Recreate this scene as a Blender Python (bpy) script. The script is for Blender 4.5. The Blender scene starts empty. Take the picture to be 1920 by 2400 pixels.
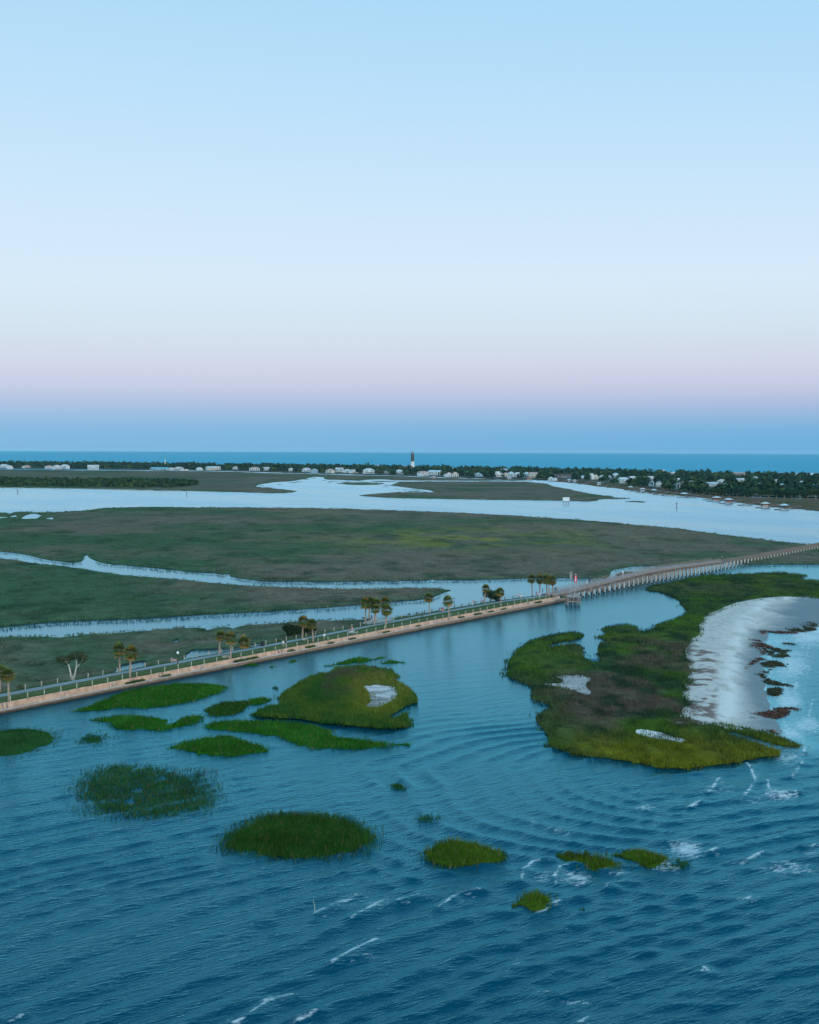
import bpy, math, random
import numpy as np
from mathutils import Matrix, Vector
from mathutils.geometry import delaunay_2d_cdt

rng = np.random.default_rng(11)
random.seed(5)
sc = bpy.context.scene
COL = sc.collection

# ------------------------------------------------------------------ camera
FPX, CAMH = 3340.0, 50.0
HAZE = 0.000014
PITCH = math.atan(146 / FPX)
ROLL = math.radians(0.224)
cam_d = bpy.data.cameras.new('camera')
cam = bpy.data.objects.new('camera', cam_d)
COL.objects.link(cam)
cam_d.sensor_fit = 'VERTICAL'
cam_d.sensor_height = 24.0
cam_d.lens = 24.0 * FPX / 2400.0
cam_d.clip_start = 1.0
cam_d.clip_end = 90000.0
RM = Matrix.Rotation(math.radians(90) - PITCH, 3, 'X') @ Matrix.Rotation(ROLL, 3, 'Z')
cam.matrix_world = Matrix.Translation((0, 0, CAMH)) @ RM.to_4x4()
sc.camera = cam
R3 = np.array(RM)


def PX(px, z=0.0):
    """photo pixels (n,2) -> world points on the level z (n,3)"""
    px = np.atleast_2d(np.asarray(px, float))
    z = np.broadcast_to(np.asarray(z, float), (len(px),))
    d = np.stack([px[:, 0] - 960, 1200 - px[:, 1], np.full(len(px), -FPX)], 1) @ R3.T
    t = (z - CAMH) / d[:, 2]
    return np.stack([d[:, 0] * t, d[:, 1] * t, z], 1)


def P(u, v, z=0.0):
    return Vector(PX([[u, v]], z)[0])


def UV(p):
    """world (n,3) -> photo pixels"""
    q = (np.asarray(p, float) - np.array([0, 0, CAMH])) @ R3
    return np.stack([960 + FPX * q[:, 0] / -q[:, 2], 1200 - FPX * q[:, 1] / -q[:, 2]], 1)


# ------------------------------------------------------------------ noise
def _h(ix, iy, s):
    h = (ix.astype(np.int64) * 374761393 + iy.astype(np.int64) * 668265263 + s * 974634777) & 0xFFFFFFFF
    h = ((h ^ (h >> 13)) * 1274126177) & 0xFFFFFFFF
    h = h ^ (h >> 16)
    return (h & 0xFFFFFF) / float(0xFFFFFF)


def vn(x, y, s=0):
    xi, yi = np.floor(x), np.floor(y)
    fx, fy = x - xi, y - yi
    fx = fx * fx * (3 - 2 * fx)
    fy = fy * fy * (3 - 2 * fy)
    a, b = _h(xi, yi, s), _h(xi + 1, yi, s)
    c, d = _h(xi, yi + 1, s), _h(xi + 1, yi + 1, s)
    return (a * (1 - fx) + b * fx) * (1 - fy) + (c * (1 - fx) + d * fx) * fy


def fbm(x, y, s=0, o=4):
    t, a, n = 0.0, 1.0, 0.0
    for i in range(o):
        t = t + a * vn(x * 2 ** i, y * 2 ** i, s + i * 17)
        n += a
        a *= 0.55
    return t / n


def sst(a, b, x):
    t = np.clip((x - a) / (b - a), 0, 1)
    return t * t * (3 - 2 * t)


def inpoly(pts, poly):
    x, y = pts[:, 0], pts[:, 1]
    r = np.zeros(len(pts), bool)
    n = len(poly)
    for i in range(n):
        x1, y1 = poly[i]
        x2, y2 = poly[(i + 1) % n]
        if y1 == y2:
            continue
        c = ((y1 > y) != (y2 > y)) & (x < (x2 - x1) * (y - y1) / (y2 - y1) + x1)
        r ^= c
    return r


def dseg(pts, line, closed=False):
    """distance of 2-D points to a polyline"""
    d = np.full(len(pts), 1e9)
    n = len(line)
    for i in range(n if closed else n - 1):
        a, b = np.asarray(line[i], float)[:2], np.asarray(line[(i + 1) % n], float)[:2]
        ab = b - a
        t = np.clip(((pts - a) @ ab) / max(ab @ ab, 1e-9), 0, 1)
        q = pts - (a + t[:, None] * ab)
        d = np.minimum(d, np.hypot(q[:, 0], q[:, 1]))
    return d


def lin(r, g, b):
    f = lambda c: c / 255 / 12.92 if c / 255 <= 0.04045 else ((c / 255 + 0.055) / 1.055) ** 2.4
    return (f(r), f(g), f(b))


# ------------------------------------------------------------------ objects
def tag(o, label=None, cat=None, group=None, kind=None):
    if label: o['label'] = label
    if cat: o['category'] = cat
    if group: o['group'] = group
    if kind: o['kind'] = kind
    return o


def empty(name, loc, rz=0.0, scale=1.0):
    o = bpy.data.objects.new(name, None)
    COL.objects.link(o)
    o.location = loc
    o.rotation_euler = (0, 0, rz)
    o.scale = (scale,) * 3 if not hasattr(scale, '__len__') else scale
    o.empty_display_size = 0.2
    return o


def link(name, me, parent=None, loc=None):
    o = bpy.data.objects.new(name, me)
    COL.objects.link(o)
    if parent: o.parent = parent
    if loc is not None: o.location = loc
    return o


def npmesh(name, V, F, mats, C=None, smooth=False, fm=None):
    """V (n,3), F (m,k) numpy"""
    V = np.asarray(V, np.float32)
    F = np.asarray(F, np.int32)
    k = F.shape[1]
    me = bpy.data.meshes.new(name)
    me.vertices.add(len(V))
    me.vertices.foreach_set('co', V.ravel())
    me.loops.add(F.size)
    me.loops.foreach_set('vertex_index', F.ravel())
    me.polygons.add(len(F))
    me.polygons.foreach_set('loop_start', np.arange(0, F.size, k, dtype=np.int32))
    me.polygons.foreach_set('use_smooth', np.full(len(F), smooth))
    for m in (mats if isinstance(mats, (list, tuple)) else [mats]):
        me.materials.append(m)
    if fm is not None:
        me.polygons.foreach_set('material_index', np.asarray(fm, np.int32))
    if C is not None:
        a = me.attributes.new('Col', 'FLOAT_COLOR', 'POINT')
        C = np.asarray(C, np.float32)
        if C.shape[1] == 3: C = np.hstack([C, np.ones((len(C), 1), np.float32)])
        a.data.foreach_set('color', C.ravel())
    me.update(calc_edges=True)
    me.validate()
    return me


class MB:
    def __init__(self):
        self.v, self.f, self.m = [], [], []

    def add(self, vs, fs, m=0):
        o = len(self.v)
        self.v += [tuple(p) for p in vs]
        self.f += [tuple(i + o for i in f) for f in fs]
        self.m += [m] * len(fs)
        return self

    def box(self, c, s, rz=0.0, m=0, top=1.0):
        hx, hy, hz = s[0] / 2, s[1] / 2, s[2] / 2
        cs, sn = math.cos(rz), math.sin(rz)
        vs = []
        for z, k in ((-hz, 1.0), (hz, top)):
            for x, y in ((-hx, -hy), (hx, -hy), (hx, hy), (-hx, hy)):
                x, y = x * k, y * k
                vs.append((c[0] + x * cs - y * sn, c[1] + x * sn + y * cs, c[2] + z))
        return self.add(vs, [(3, 2, 1, 0), (4, 5, 6, 7), (0, 1, 5, 4), (1, 2, 6, 5), (2, 3, 7, 6), (3, 0, 4, 7)], m)

    def tube(self, pts, r, n=6, m=0, cap=True):
        pts = [Vector(p) for p in pts]
        rs = r if hasattr(r, '__len__') else [r] * len(pts)
        vs, fs = [], []
        for i, p in enumerate(pts):
            d = (pts[min(i + 1, len(pts) - 1)] - pts[max(i - 1, 0)]).normalized()
            a = d.orthogonal().normalized() if abs(d.z) < 0.9 else Vector((1, 0, 0)) - d * d.x
            a.normalize()
            b = d.cross(a)
            for k in range(n):
                t = 2 * math.pi * k / n
                vs.append(p + (a * math.cos(t) + b * math.sin(t)) * rs[i])
        for i in range(len(pts) - 1):
            for k in range(n):
                fs.append((i * n + k, i * n + (k + 1) % n, (i + 1) * n + (k + 1) % n, (i + 1) * n + k))
        if cap:
            fs.append(tuple(range(n - 1, -1, -1)))
            fs.append(tuple(range((len(pts) - 1) * n, len(pts) * n)))
        return self.add(vs, fs, m)

    def beam(self, a, b, w, h=None, m=0):
        """square bar from a to b"""
        a, b = Vector(a), Vector(b)
        h = h or w
        d = (b - a).normalized()
        s = d.cross(Vector((0, 0, 1)))
        s = Vector((1, 0, 0)) if s.length < 1e-4 else s.normalized()
        u = s.cross(d)
        vs = []
        for p in (a, b):
            for x, y in ((-1, -1), (1, -1), (1, 1), (-1, 1)):
                vs.append(p + s * x * w / 2 + u * y * h / 2)
        return self.add(vs, [(0, 1, 2, 3), (7, 6, 5, 4), (0, 4, 5, 1), (1, 5, 6, 2), (2, 6, 7, 3), (3, 7, 4, 0)], m)

    def mesh(self, name, mats, smooth=False):
        me = bpy.data.meshes.new(name)
        me.from_pydata(self.v, [], self.f)
        for m in (mats if isinstance(mats, (list, tuple)) else [mats]):
            me.materials.append(m)
        me.polygons.foreach_set('material_index', self.m)
        if smooth: me.polygons.foreach_set('use_smooth', [True] * len(self.f))
        me.update()
        return me

    def build(self, name, mats, parent=None, smooth=False):
        return link(name, self.mesh(name, mats, smooth), parent)


def children(o):
    return [c for c in bpy.data.objects if c.parent == o]


def copy_tree(o, parent=None, kids=None):
    c = o.copy()
    COL.objects.link(c)
    if parent: c.parent = parent
    for ch in children(o):
        copy_tree(ch, c)
    return c


# ------------------------------------------------------------------ materials
def newmat(name):
    m = bpy.data.materials.new(name)
    m.use_nodes = True
    nt = m.node_tree
    b = nt.nodes['Principled BSDF']
    return m, nt, b


def noise_node(nt, scale, detail=4, rough=0.6, coord='Object', stretch=None):
    tc = nt.nodes.new('ShaderNodeTexCoord')
    n = nt.nodes.new('ShaderNodeTexNoise')
    n.inputs['Scale'].default_value = scale
    n.inputs['Detail'].default_value = detail
    n.inputs['Roughness'].default_value = rough
    src = tc.outputs[coord]
    if stretch:
        mp = nt.nodes.new('ShaderNodeMapping')
        mp.inputs['Scale'].default_value = stretch[:3]
        if len(stretch) > 3:
            mp.vector_type = 'TEXTURE'          # stretched along the crest direction (angle from +x)
            mp.inputs['Scale'].default_value = tuple(1 / q for q in stretch[:3])
            mp.inputs['Rotation'].default_value = (0, 0, stretch[3])
        nt.links.new(src, mp.inputs['Vector'])
        src = mp.outputs['Vector']
    nt.links.new(src, n.inputs['Vector'])
    return n


def mixc(nt, fac, a, b, mode='MIX'):
    m = nt.nodes.new('ShaderNodeMix')
    m.data_type = 'RGBA'
    m.blend_type = mode
    for sock, val in ((0, fac), (6, a), (7, b)):
        if hasattr(val, 'is_linked') or hasattr(val, 'links'):
            nt.links.new(val, m.inputs[sock])
        else:
            m.inputs[sock].default_value = (val if sock == 0 else (*val[:3], 1.0))
    return m.outputs[2]


def maprange(nt, v, a, b, c=0.0, d=1.0, smooth=False):
    m = nt.nodes.new('ShaderNodeMapRange')
    if smooth: m.interpolation_type = 'SMOOTHSTEP'
    nt.links.new(v, m.inputs[0])
    for i, x in enumerate((a, b, c, d)): m.inputs[i + 1].default_value = x
    return m.outputs[0]


def bump(nt, b, h, strength, dist):
    n = nt.nodes.new('ShaderNodeBump')
    n.inputs['Strength'].default_value = strength
    n.inputs['Distance'].default_value = dist
    nt.links.new(h, n.inputs['Height'])
    nt.links.new(n.outputs[0], b.inputs['Normal'])
    return n


def mat_plain(name, c, rough=0.7, var=0.25, scale=2.0, bmp=0.0, spec=0.3, c2=None, metallic=0.0):
    m, nt, b = newmat(name)
    n = noise_node(nt, scale)
    c2 = c2 or tuple(x * (1 - var) for x in c)
    nt.links.new(mixc(nt, maprange(nt, n.outputs[0], 0.35, 0.68), c2, c), b.inputs['Base Color'])
    b.inputs['Roughness'].default_value = rough
    b.inputs['Specular IOR Level'].default_value = spec
    b.inputs['Metallic'].default_value = metallic
    if bmp: bump(nt, b, n.outputs[0], bmp, 0.1)
    return m


def mat_attr(name, rough=0.85, var=0.35, scale=1.2, spec=0.12, bmp=0.0, dist=0.3, transl=0.0, tint=(1, 1, 1)):
    """colour from the vertex attribute Col (species / soil), broken up by noise"""
    m, nt, b = newmat(name)
    a = nt.nodes.new('ShaderNodeAttribute')
    a.attribute_name = 'Col'
    n = noise_node(nt, scale, 5, 0.7)
    k = maprange(nt, n.outputs[0], 0.3, 0.7, 1 - var, 1 + var)
    vm = nt.nodes.new('ShaderNodeVectorMath')
    vm.operation = 'SCALE'
    nt.links.new(a.outputs['Color'], vm.inputs[0])
    nt.links.new(k, vm.inputs['Scale'])
    nt.links.new(vm.outputs[0], b.inputs['Base Color'])
    b.inputs['Roughness'].default_value = rough
    b.inputs['Specular IOR Level'].default_value = spec
    if bmp: bump(nt, b, n.outputs[0], bmp, dist)
    return m


M = {}
M['marsh'] = mat_attr('marsh_canopy', var=0.3, scale=0.35, bmp=0.6, dist=0.5, spec=0.0)
M['grass'] = mat_attr('grass_blades', var=0.2, scale=0.5, spec=0.0)
M['leaf'] = mat_attr('tree_leaves', var=0.25, scale=0.4)
M['sand'] = mat_attr('beach_sand', var=0.24, scale=2.2, rough=0.75, spec=0.25, bmp=0.15, dist=0.1)
M['frond'] = mat_attr('palm_fronds', var=0.2, scale=3.0, rough=0.6, spec=0.3)
M['deadfrond'] = mat_plain('dead_fronds', (0.20, 0.095, 0.03), 0.8, 0.5, 4)
M['bark'] = mat_plain('palm_bark', (0.42, 0.29, 0.22), 0.9, 0.45, 3, 0.4)
M['palebark'] = mat_plain('pale_bark', (0.52, 0.47, 0.42), 0.85, 0.35, 3, 0.3)
M['wall_up'] = mat_plain('seawall_face', (0.56, 0.34, 0.24), 0.9, 0.42, 0.7, 0.3, 0.15)
M['lip'] = mat_plain('seawall_lip', (0.50, 0.40, 0.36), 0.85, 0.35, 0.6, 0.2, 0.2)
M['post'] = mat_plain('fence_wood', (0.46, 0.42, 0.34), 0.85, 0.35, 3)
M['railwood'] = mat_plain('rail_wood', (0.17, 0.15, 0.12), 0.9, 0.3, 2)
M['path'] = mat_plain('path_asphalt', (0.19, 0.235, 0.265), 0.8, 0.18, 0.4, 0.0, 0.3)
M['white'] = mat_plain('white_paint', (0.60, 0.61, 0.62), 0.6, 0.1, 1)
M['cream'] = mat_plain('cream_paint', (0.62, 0.55, 0.47), 0.65, 0.12, 1)
M['bluewall'] = mat_plain('blue_siding', (0.30, 0.40, 0.47), 0.65, 0.12, 1)
M['pinkwall'] = mat_plain('pink_stucco', (0.58, 0.36, 0.30), 0.7, 0.12, 1)
M['greywall'] = mat_plain('grey_siding', (0.26, 0.27, 0.28), 0.7, 0.15, 1)
M['roof_white'] = mat_plain('white_metal_roof', (0.50, 0.53, 0.56), 0.5, 0.1, 1)
M['roof_grey'] = mat_plain('grey_shingles', (0.23, 0.25, 0.28), 0.8, 0.25, 1)
M['roof_blue'] = mat_plain('blue_metal_roof', (0.10, 0.36, 0.48), 0.5, 0.1, 1)
M['roof_pale'] = mat_plain('pale_blue_metal_roof', (0.42, 0.54, 0.62), 0.5, 0.1, 1)
M['roof_red'] = mat_plain('red_roof', (0.42, 0.13, 0.11), 0.7, 0.2, 1)
M['roof_dark'] = mat_plain('dark_brown_roof', (0.09, 0.065, 0.065), 0.8, 0.2, 1)
M['roof_pink'] = mat_plain('pink_roof', (0.42, 0.30, 0.29), 0.7, 0.15, 1)
M['window'] = mat_plain('window_glass', (0.03, 0.045, 0.06), 0.15, 0.2, 1, 0, 0.5)
M['timber'] = mat_plain('weathered_timber', (0.30, 0.225, 0.195), 0.9, 0.4, 1.2, 0.2)
M['redtimber'] = mat_plain('rusty_timber', (0.29, 0.19, 0.16), 0.9, 0.45, 1.0, 0.2)
M['deck'] = mat_plain('deck_boards', (0.33, 0.29, 0.29), 0.85, 0.3, 0.6)
M['concrete'] = mat_plain('old_concrete', (0.46, 0.38, 0.33), 0.9, 0.4, 0.7, 0.3)
M['darkpile'] = mat_plain('wet_pile', (0.035, 0.03, 0.03), 0.6, 0.3, 2)
M['black'] = mat_plain('black_metal', (0.012, 0.012, 0.014), 0.5, 0.2, 3)
M['dark'] = mat_plain('dark_wood', (0.06, 0.05, 0.05), 0.8, 0.3, 3)
M['lightblack'] = mat_plain('black_tower_paint', (0.045, 0.05, 0.06), 0.6, 0.3, 0.1)
M['red'] = mat_plain('red_board', (0.62, 0.03, 0.05), 0.5, 0.1, 2)
M['globe'] = mat_plain('lamp_globe', (0.8, 0.8, 0.8), 0.3, 0.05, 2)
M['steel'] = mat_plain('galvanised_steel', (0.32, 0.33, 0.34), 0.5, 0.2, 2)
M['skin'] = mat_plain('skin', (0.45, 0.27, 0.2), 0.6, 0.1, 5)
M['hair'] = mat_plain('hair', (0.04, 0.025, 0.018), 0.7, 0.2, 9)
for k_, c_ in dict(c_white=(0.8, 0.8, 0.82), c_black=(0.015, 0.015, 0.02), c_pink=(0.7, 0.3, 0.32), c_red=(0.5, 0.06, 0.07),
                   c_blue=(0.1, 0.25, 0.45), c_tan=(0.4, 0.32, 0.25), c_grey=(0.2, 0.2, 0.22), c_teal=(0.05, 0.3, 0.35)).items():
    M[k_] = mat_plain('cloth_' + k_[2:], c_, 0.85, 0.15, 6)

# seawall lower face: brown with dark tidal growth low down (real staining by the tide)
m, nt, b = newmat('seawall_tidal_stone')
n = noise_node(nt, 0.8, 6)
n2 = noise_node(nt, 3.0, 4)
geo = nt.nodes.new('ShaderNodeNewGeometry')
sx = nt.nodes.new('ShaderNodeSeparateXYZ')
nt.links.new(geo.outputs['Position'], sx.inputs[0])
mad = nt.nodes.new('ShaderNodeMath'); mad.operation = 'MULTIPLY_ADD'
nt.links.new(n.outputs[0], mad.inputs[0]); mad.inputs[1].default_value = 0.5
nt.links.new(sx.outputs[2], mad.inputs[2])
c = mixc(nt, maprange(nt, n2.outputs[0], 0.35, 0.65), (0.13, 0.085, 0.055), (0.30, 0.19, 0.135))
c = mixc(nt, maprange(nt, mad.outputs[0], 0.45, 0.8), (0.03, 0.022, 0.016), c)
nt.links.new(c, b.inputs['Base Color'])
b.inputs['Roughness'].default_value = 0.85
bump(nt, b, n2.outputs[0], 0.4, 0.1)
M['wall_low'] = m

# lawn on the causeway
m, nt, b = newmat('lawn')
n = noise_node(nt, 0.25, 5)
n2 = noise_node(nt, 3.0, 4)
c = mixc(nt, maprange(nt, n.outputs[0], 0.35, 0.65), (0.028, 0.075, 0.022), (0.05, 0.105, 0.03))
c = mixc(nt, maprange(nt, n2.outputs[0], 0.4, 0.7, 0, 0.5), c, (0.06, 0.085, 0.035))
nt.links.new(c, b.inputs['Base Color'])
b.inputs['Roughness'].default_value = 0.95
b.inputs['Specular IOR Level'].default_value = 0.1
bump(nt, b, n2.outputs[0], 0.8, 0.2)
M['lawn'] = m


def water_mat(name, base, rough, layers, foam=False, tint=(0.35, 0.90, 1.0)):
    """layers: (scale, stretchx, stretchy, rot, strength, dist); a blue-green body under a tinted mirror, mixed by Fresnel"""
    m, nt, b = newmat(name)
    nt.nodes.remove(b)
    out = nt.nodes['Material Output']
    dif = nt.nodes.new('ShaderNodeBsdfDiffuse')
    dif.inputs['Color'].default_value = (*base, 1)
    glo = nt.nodes.new('ShaderNodeBsdfGlossy')
    glo.inputs['Color'].default_value = (*tint, 1)
    fr = nt.nodes.new('ShaderNodeFresnel')
    fr.inputs['IOR'].default_value = 1.40
    ms = nt.nodes.new('ShaderNodeMixShader')
    nt.links.new(fr.outputs[0], ms.inputs[0])
    nt.links.new(dif.outputs[0], ms.inputs[1])
    nt.links.new(glo.outputs[0], ms.inputs[2])
    prev = None
    for (s, ax, ay, rot, st, di) in layers:
        n = noise_node(nt, s, 3, 0.55, stretch=(ax, ay, 1, rot))
        bn = nt.nodes.new('ShaderNodeBump')
        bn.inputs['Strength'].default_value = st
        bn.inputs['Distance'].default_value = di
        if foam:
            ca = nt.nodes.new('ShaderNodeAttribute')
            ca.attribute_name = 'chop'
            if prev is None: nt.links.new(mixc(nt, maprange(nt, ca.outputs['Fac'], 0.10, 0.55), (0.54, 0.90, 1.0), (0.31, 0.90, 1.0)), glo.inputs['Color'])
            cm = nt.nodes.new('ShaderNodeMath'); cm.operation = 'MULTIPLY'
            nt.links.new(ca.outputs['Fac'], cm.inputs[0]); cm.inputs[1].default_value = st
            nt.links.new(cm.outputs[0], bn.inputs['Strength'])
        nt.links.new(n.outputs[0], bn.inputs['Height'])
        if prev is not None: nt.links.new(prev, bn.inputs['Normal'])
        prev = bn.outputs[0]
    for sh in (dif, glo, fr): nt.links.new(prev, sh.inputs['Normal'])
    # patches of wind: roughness varies slowly
    nw = noise_node(nt, 0.012, 3, 0.5, stretch=(1, 0.35, 1, 0.5))
    nt.links.new(maprange(nt, nw.outputs[0], 0.35, 0.65, rough * 0.75, rough * 1.3), glo.inputs['Roughness'])
    res = ms.outputs[0]
    if foam:
        sa = nt.nodes.new('ShaderNodeAttribute')
        sa.attribute_name = 'shoal'
        nt.links.new(mixc(nt, sa.outputs['Fac'], base, (0.16, 0.30, 0.34)), dif.inputs['Color'])
        a = nt.nodes.new('ShaderNodeAttribute')
        a.attribute_name = 'foam'
        n1 = noise_node(nt, 1.3, 6, 0.8, stretch=(0.5, 1.2, 1, 0.6))
        sub = nt.nodes.new('ShaderNodeMath'); sub.operation = 'SUBTRACT'
        nt.links.new(a.outputs['Fac'], sub.inputs[0])
        inv = maprange(nt, n1.outputs[0], 0.3, 0.7, 0.0, 1.0)
        nt.links.new(inv, sub.inputs[1])
        f = maprange(nt, sub.outputs[0], -0.08, 0.34, 0.0, 0.75)
        df = nt.nodes.new('ShaderNodeBsdfDiffuse')
        df.inputs['Color'].default_value = (0.50, 0.58, 0.62, 1)
        m2 = nt.nodes.new('ShaderNodeMixShader')
        nt.links.new(f, m2.inputs[0]); nt.links.new(res, m2.inputs[1]); nt.links.new(df.outputs[0], m2.inputs[2])
        res = m2.outputs[0]
    nt.links.new(res, out.inputs[0])
    return m


WBASE = (0.0, 0.040, 0.072)
M['water_near'] = water_mat('bay_water', WBASE, 0.16,
                            [(0.5, 0.35, 1.6, 0.72, 0.30, 0.5), (1.5, 0.4, 1.6, 0.6, 0.7, 0.22), (4.5, 0.6, 1.3, 0.9, 0.7, 0.09)], foam=True)
M['water_far'] = water_mat('estuary_water', (0.006, 0.045, 0.070), 0.24,
                           [(0.05, 0.5, 1.5, 0.15, 0.25, 0.8), (0.6, 0.6, 1.4, 0.3, 0.3, 0.25)], tint=(0.72, 0.95, 1.0))
M['ocean'] = water_mat('ocean_water', (0.003, 0.112, 0.19), 0.45,
                       [(0.004, 0.15, 1.0, 0.05, 0.7, 12.0), (0.05, 0.4, 1.2, 0.1, 0.9, 2.2)], tint=(0.16, 0.58, 0.73))

# ------------------------------------------------------------------ world / light
BACK_SKY = (1.2, 2.0, 2.36)                 # brighter western half of the dusk sky, never seen directly
SUN_AZ_DIR = Vector((0.80, -0.60, 0))       # horizontal direction towards the set sun (behind and right of the camera)
w = bpy.data.worlds.new('World')
sc.world = w
w.use_nodes = True
nt = w.node_tree
nt.nodes.clear()
out = nt.nodes.new('ShaderNodeOutputWorld')
bg = nt.nodes.new('ShaderNodeBackground')
tc = nt.nodes.new('ShaderNodeTexCoord')
sx = nt.nodes.new('ShaderNodeSeparateXYZ')
nt.links.new(tc.outputs['Generated'], sx.inputs[0])
asn = nt.nodes.new('ShaderNodeMath'); asn.operation = 'ARCSINE'
nt.links.new(sx.outputs[2], asn.inputs[0])
elev = maprange(nt, asn.outputs[0], math.radians(-2), math.radians(90))
ramp = nt.nodes.new('ShaderNodeValToRGB')
nt.links.new(elev, ramp.inputs[0])
STOPS = [(-2, (104, 170, 216)), (0.2, (109, 174, 219)), (0.75, (116, 177, 220)), (1.25, (141, 182, 221)), (1.8, (168, 188, 222)), (2.4, (193, 200, 226)),
         (3.2, (207, 212, 230)), (4.7, (211, 226, 239)), (6.6, (215, 234, 249)), (10.3, (200, 229, 251)), (14, (183, 222, 250)),
         (17.5, (168, 216, 247)), (22, (146, 208, 245)), (28, (50, 146, 208)), (38, (0, 84, 144)), (60, (0, 70, 130)), (90, (10, 88, 160))]
cr = ramp.color_ramp
for i, (e, c) in enumerate(STOPS):
    t = (e + 2) / 92
    el = cr.elements[i] if i < 2 else cr.elements.new(t)
    el.position = t
    el.color = (*lin(*c), 1)
# slow left-right drift of the sky: slightly paler on the left
sky_l = mixc(nt, maprange(nt, sx.outputs[0], 0.28, -0.28, 0.0, 0.12), ramp.outputs[0], (0.75, 0.9, 1.0))
# the sunset side, behind the camera, is a physical sky with a very low sun
sky = nt.nodes.new('ShaderNodeTexSky')
sky.sky_type = 'NISHITA'
sky.sun_disc = False
sky.sun_elevation = math.radians(3.0)
sky.sun_rotation = math.atan2(SUN_AZ_DIR.x, SUN_AZ_DIR.y)
sky.dust_density = 1.5
nsc = nt.nodes.new('ShaderNodeVectorMath'); nsc.operation = 'SCALE'
nt.links.new(sky.outputs[0], nsc.inputs[0])
nsc.inputs['Scale'].default_value = 0.10
back = maprange(nt, sx.outputs[1], 0.35, -0.45, 0.0, 0.8, True)
warm = mixc(nt, 1.0, nsc.outputs[0], BACK_SKY, 'ADD')
colw = mixc(nt, back, sky_l, warm)
nt.links.new(colw, bg.inputs[0])
bg.inputs[1].default_value = 1.0
nt.links.new(bg.outputs[0], out.inputs[0])

sun_d = bpy.data.lights.new('sun', 'SUN')
sun_d.energy = 1.0
sun_d.angle = math.radians(25)
sun_d.color = (1.0, 0.70, 0.52)
sun = bpy.data.objects.new('sun', sun_d)
COL.objects.link(sun)
el_ = math.radians(7)
sd = Vector((SUN_AZ_DIR.x * math.cos(el_), SUN_AZ_DIR.y * math.cos(el_), math.sin(el_)))
sun.rotation_euler = sd.to_track_quat('Z', 'Y').to_euler()

sc.view_settings.view_transform = 'Standard'
sc.view_settings.look = 'None'
sc.view_settings.exposure = 0.0
sc.view_settings.gamma = 1.0
sc.cycles.use_denoising = True
sc.cycles.max_bounces = 5
sc.cycles.diffuse_bounces = 2
sc.cycles.glossy_bounces = 3
sc.cycles.sample_clamp_indirect = 4.0

# ------------------------------------------------------------------ outlines, in photo pixels
R_OUT = [(1516, 1376), (1560, 1392), (1590, 1404), (1604, 1421), (1610, 1432), (1585, 1448), (1556, 1457), (1521, 1472), (1497, 1480), (1490, 1467),
         (1468, 1463), (1440, 1464), (1415, 1470), (1422, 1484), (1402, 1490), (1426, 1500), (1408, 1507), (1403, 1524), (1409, 1547), (1374, 1547), (1364, 1532),
         (1366, 1514), (1345, 1508), (1312, 1511), (1280, 1516), (1296, 1508), (1330, 1500), (1352, 1496), (1369, 1486), (1349, 1481), (1292, 1486), (1239, 1503), (1208, 1525), (1191, 1556), (1193, 1583),
         (1226, 1597), (1250, 1609), (1246, 1631), (1270, 1644), (1292, 1650), (1279, 1662), (1257, 1680), (1274, 1706), (1288, 1728), (1292, 1746),
         (1358, 1768), (1468, 1781), (1534, 1794), (1578, 1799), (1689, 1790), (1777, 1774), (1823, 1767), (1821, 1754), (1780, 1741), (1740, 1727), (1706, 1717),
         (1712, 1712), (1777, 1731), (1830, 1746), (1869, 1749), (1871, 1742), (1821, 1723), (1755, 1706), (1689, 1697), (1640, 1694),
         (1625, 1680), (1622, 1666), (1645, 1657), (1627, 1640), (1616, 1633), (1636, 1605), (1622, 1591), (1645, 1578), (1627, 1556), (1620, 1530), (1627, 1512),
         (1649, 1486), (1658, 1459), (1664, 1446), (1700, 1431), (1724, 1420), (1786, 1409), (1847, 1406), (1920, 1403), (2250, 1388), (2250, 1346),
         (1960, 1360), (1920, 1360), (1885, 1357), (1874, 1351), (1888, 1346), (1816, 1341), (1704, 1344), (1649, 1348), (1579, 1361)]
H1 = [(1297, 1583), (1349, 1580), (1387, 1587), (1374, 1604), (1389, 1626), (1372, 1628), (1340, 1616), (1312, 1612), (1268, 1606), (1266, 1601), (1310, 1598), (1318, 1592)]
H2 = [(1484, 1713), (1504, 1705), (1556, 1716), (1600, 1728), (1622, 1735), (1592, 1739), (1534, 1730), (1496, 1721)]
H3 = [(1438, 1729), (1450, 1728), (1460, 1731), (1452, 1735), (1440, 1733)]
H4 = [(1548, 1629), (1566, 1628), (1583, 1634), (1570, 1637), (1552, 1634)]
H5 = [(1583, 1698), (1598, 1697), (1609, 1704), (1596, 1707), (1584, 1704)]
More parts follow.
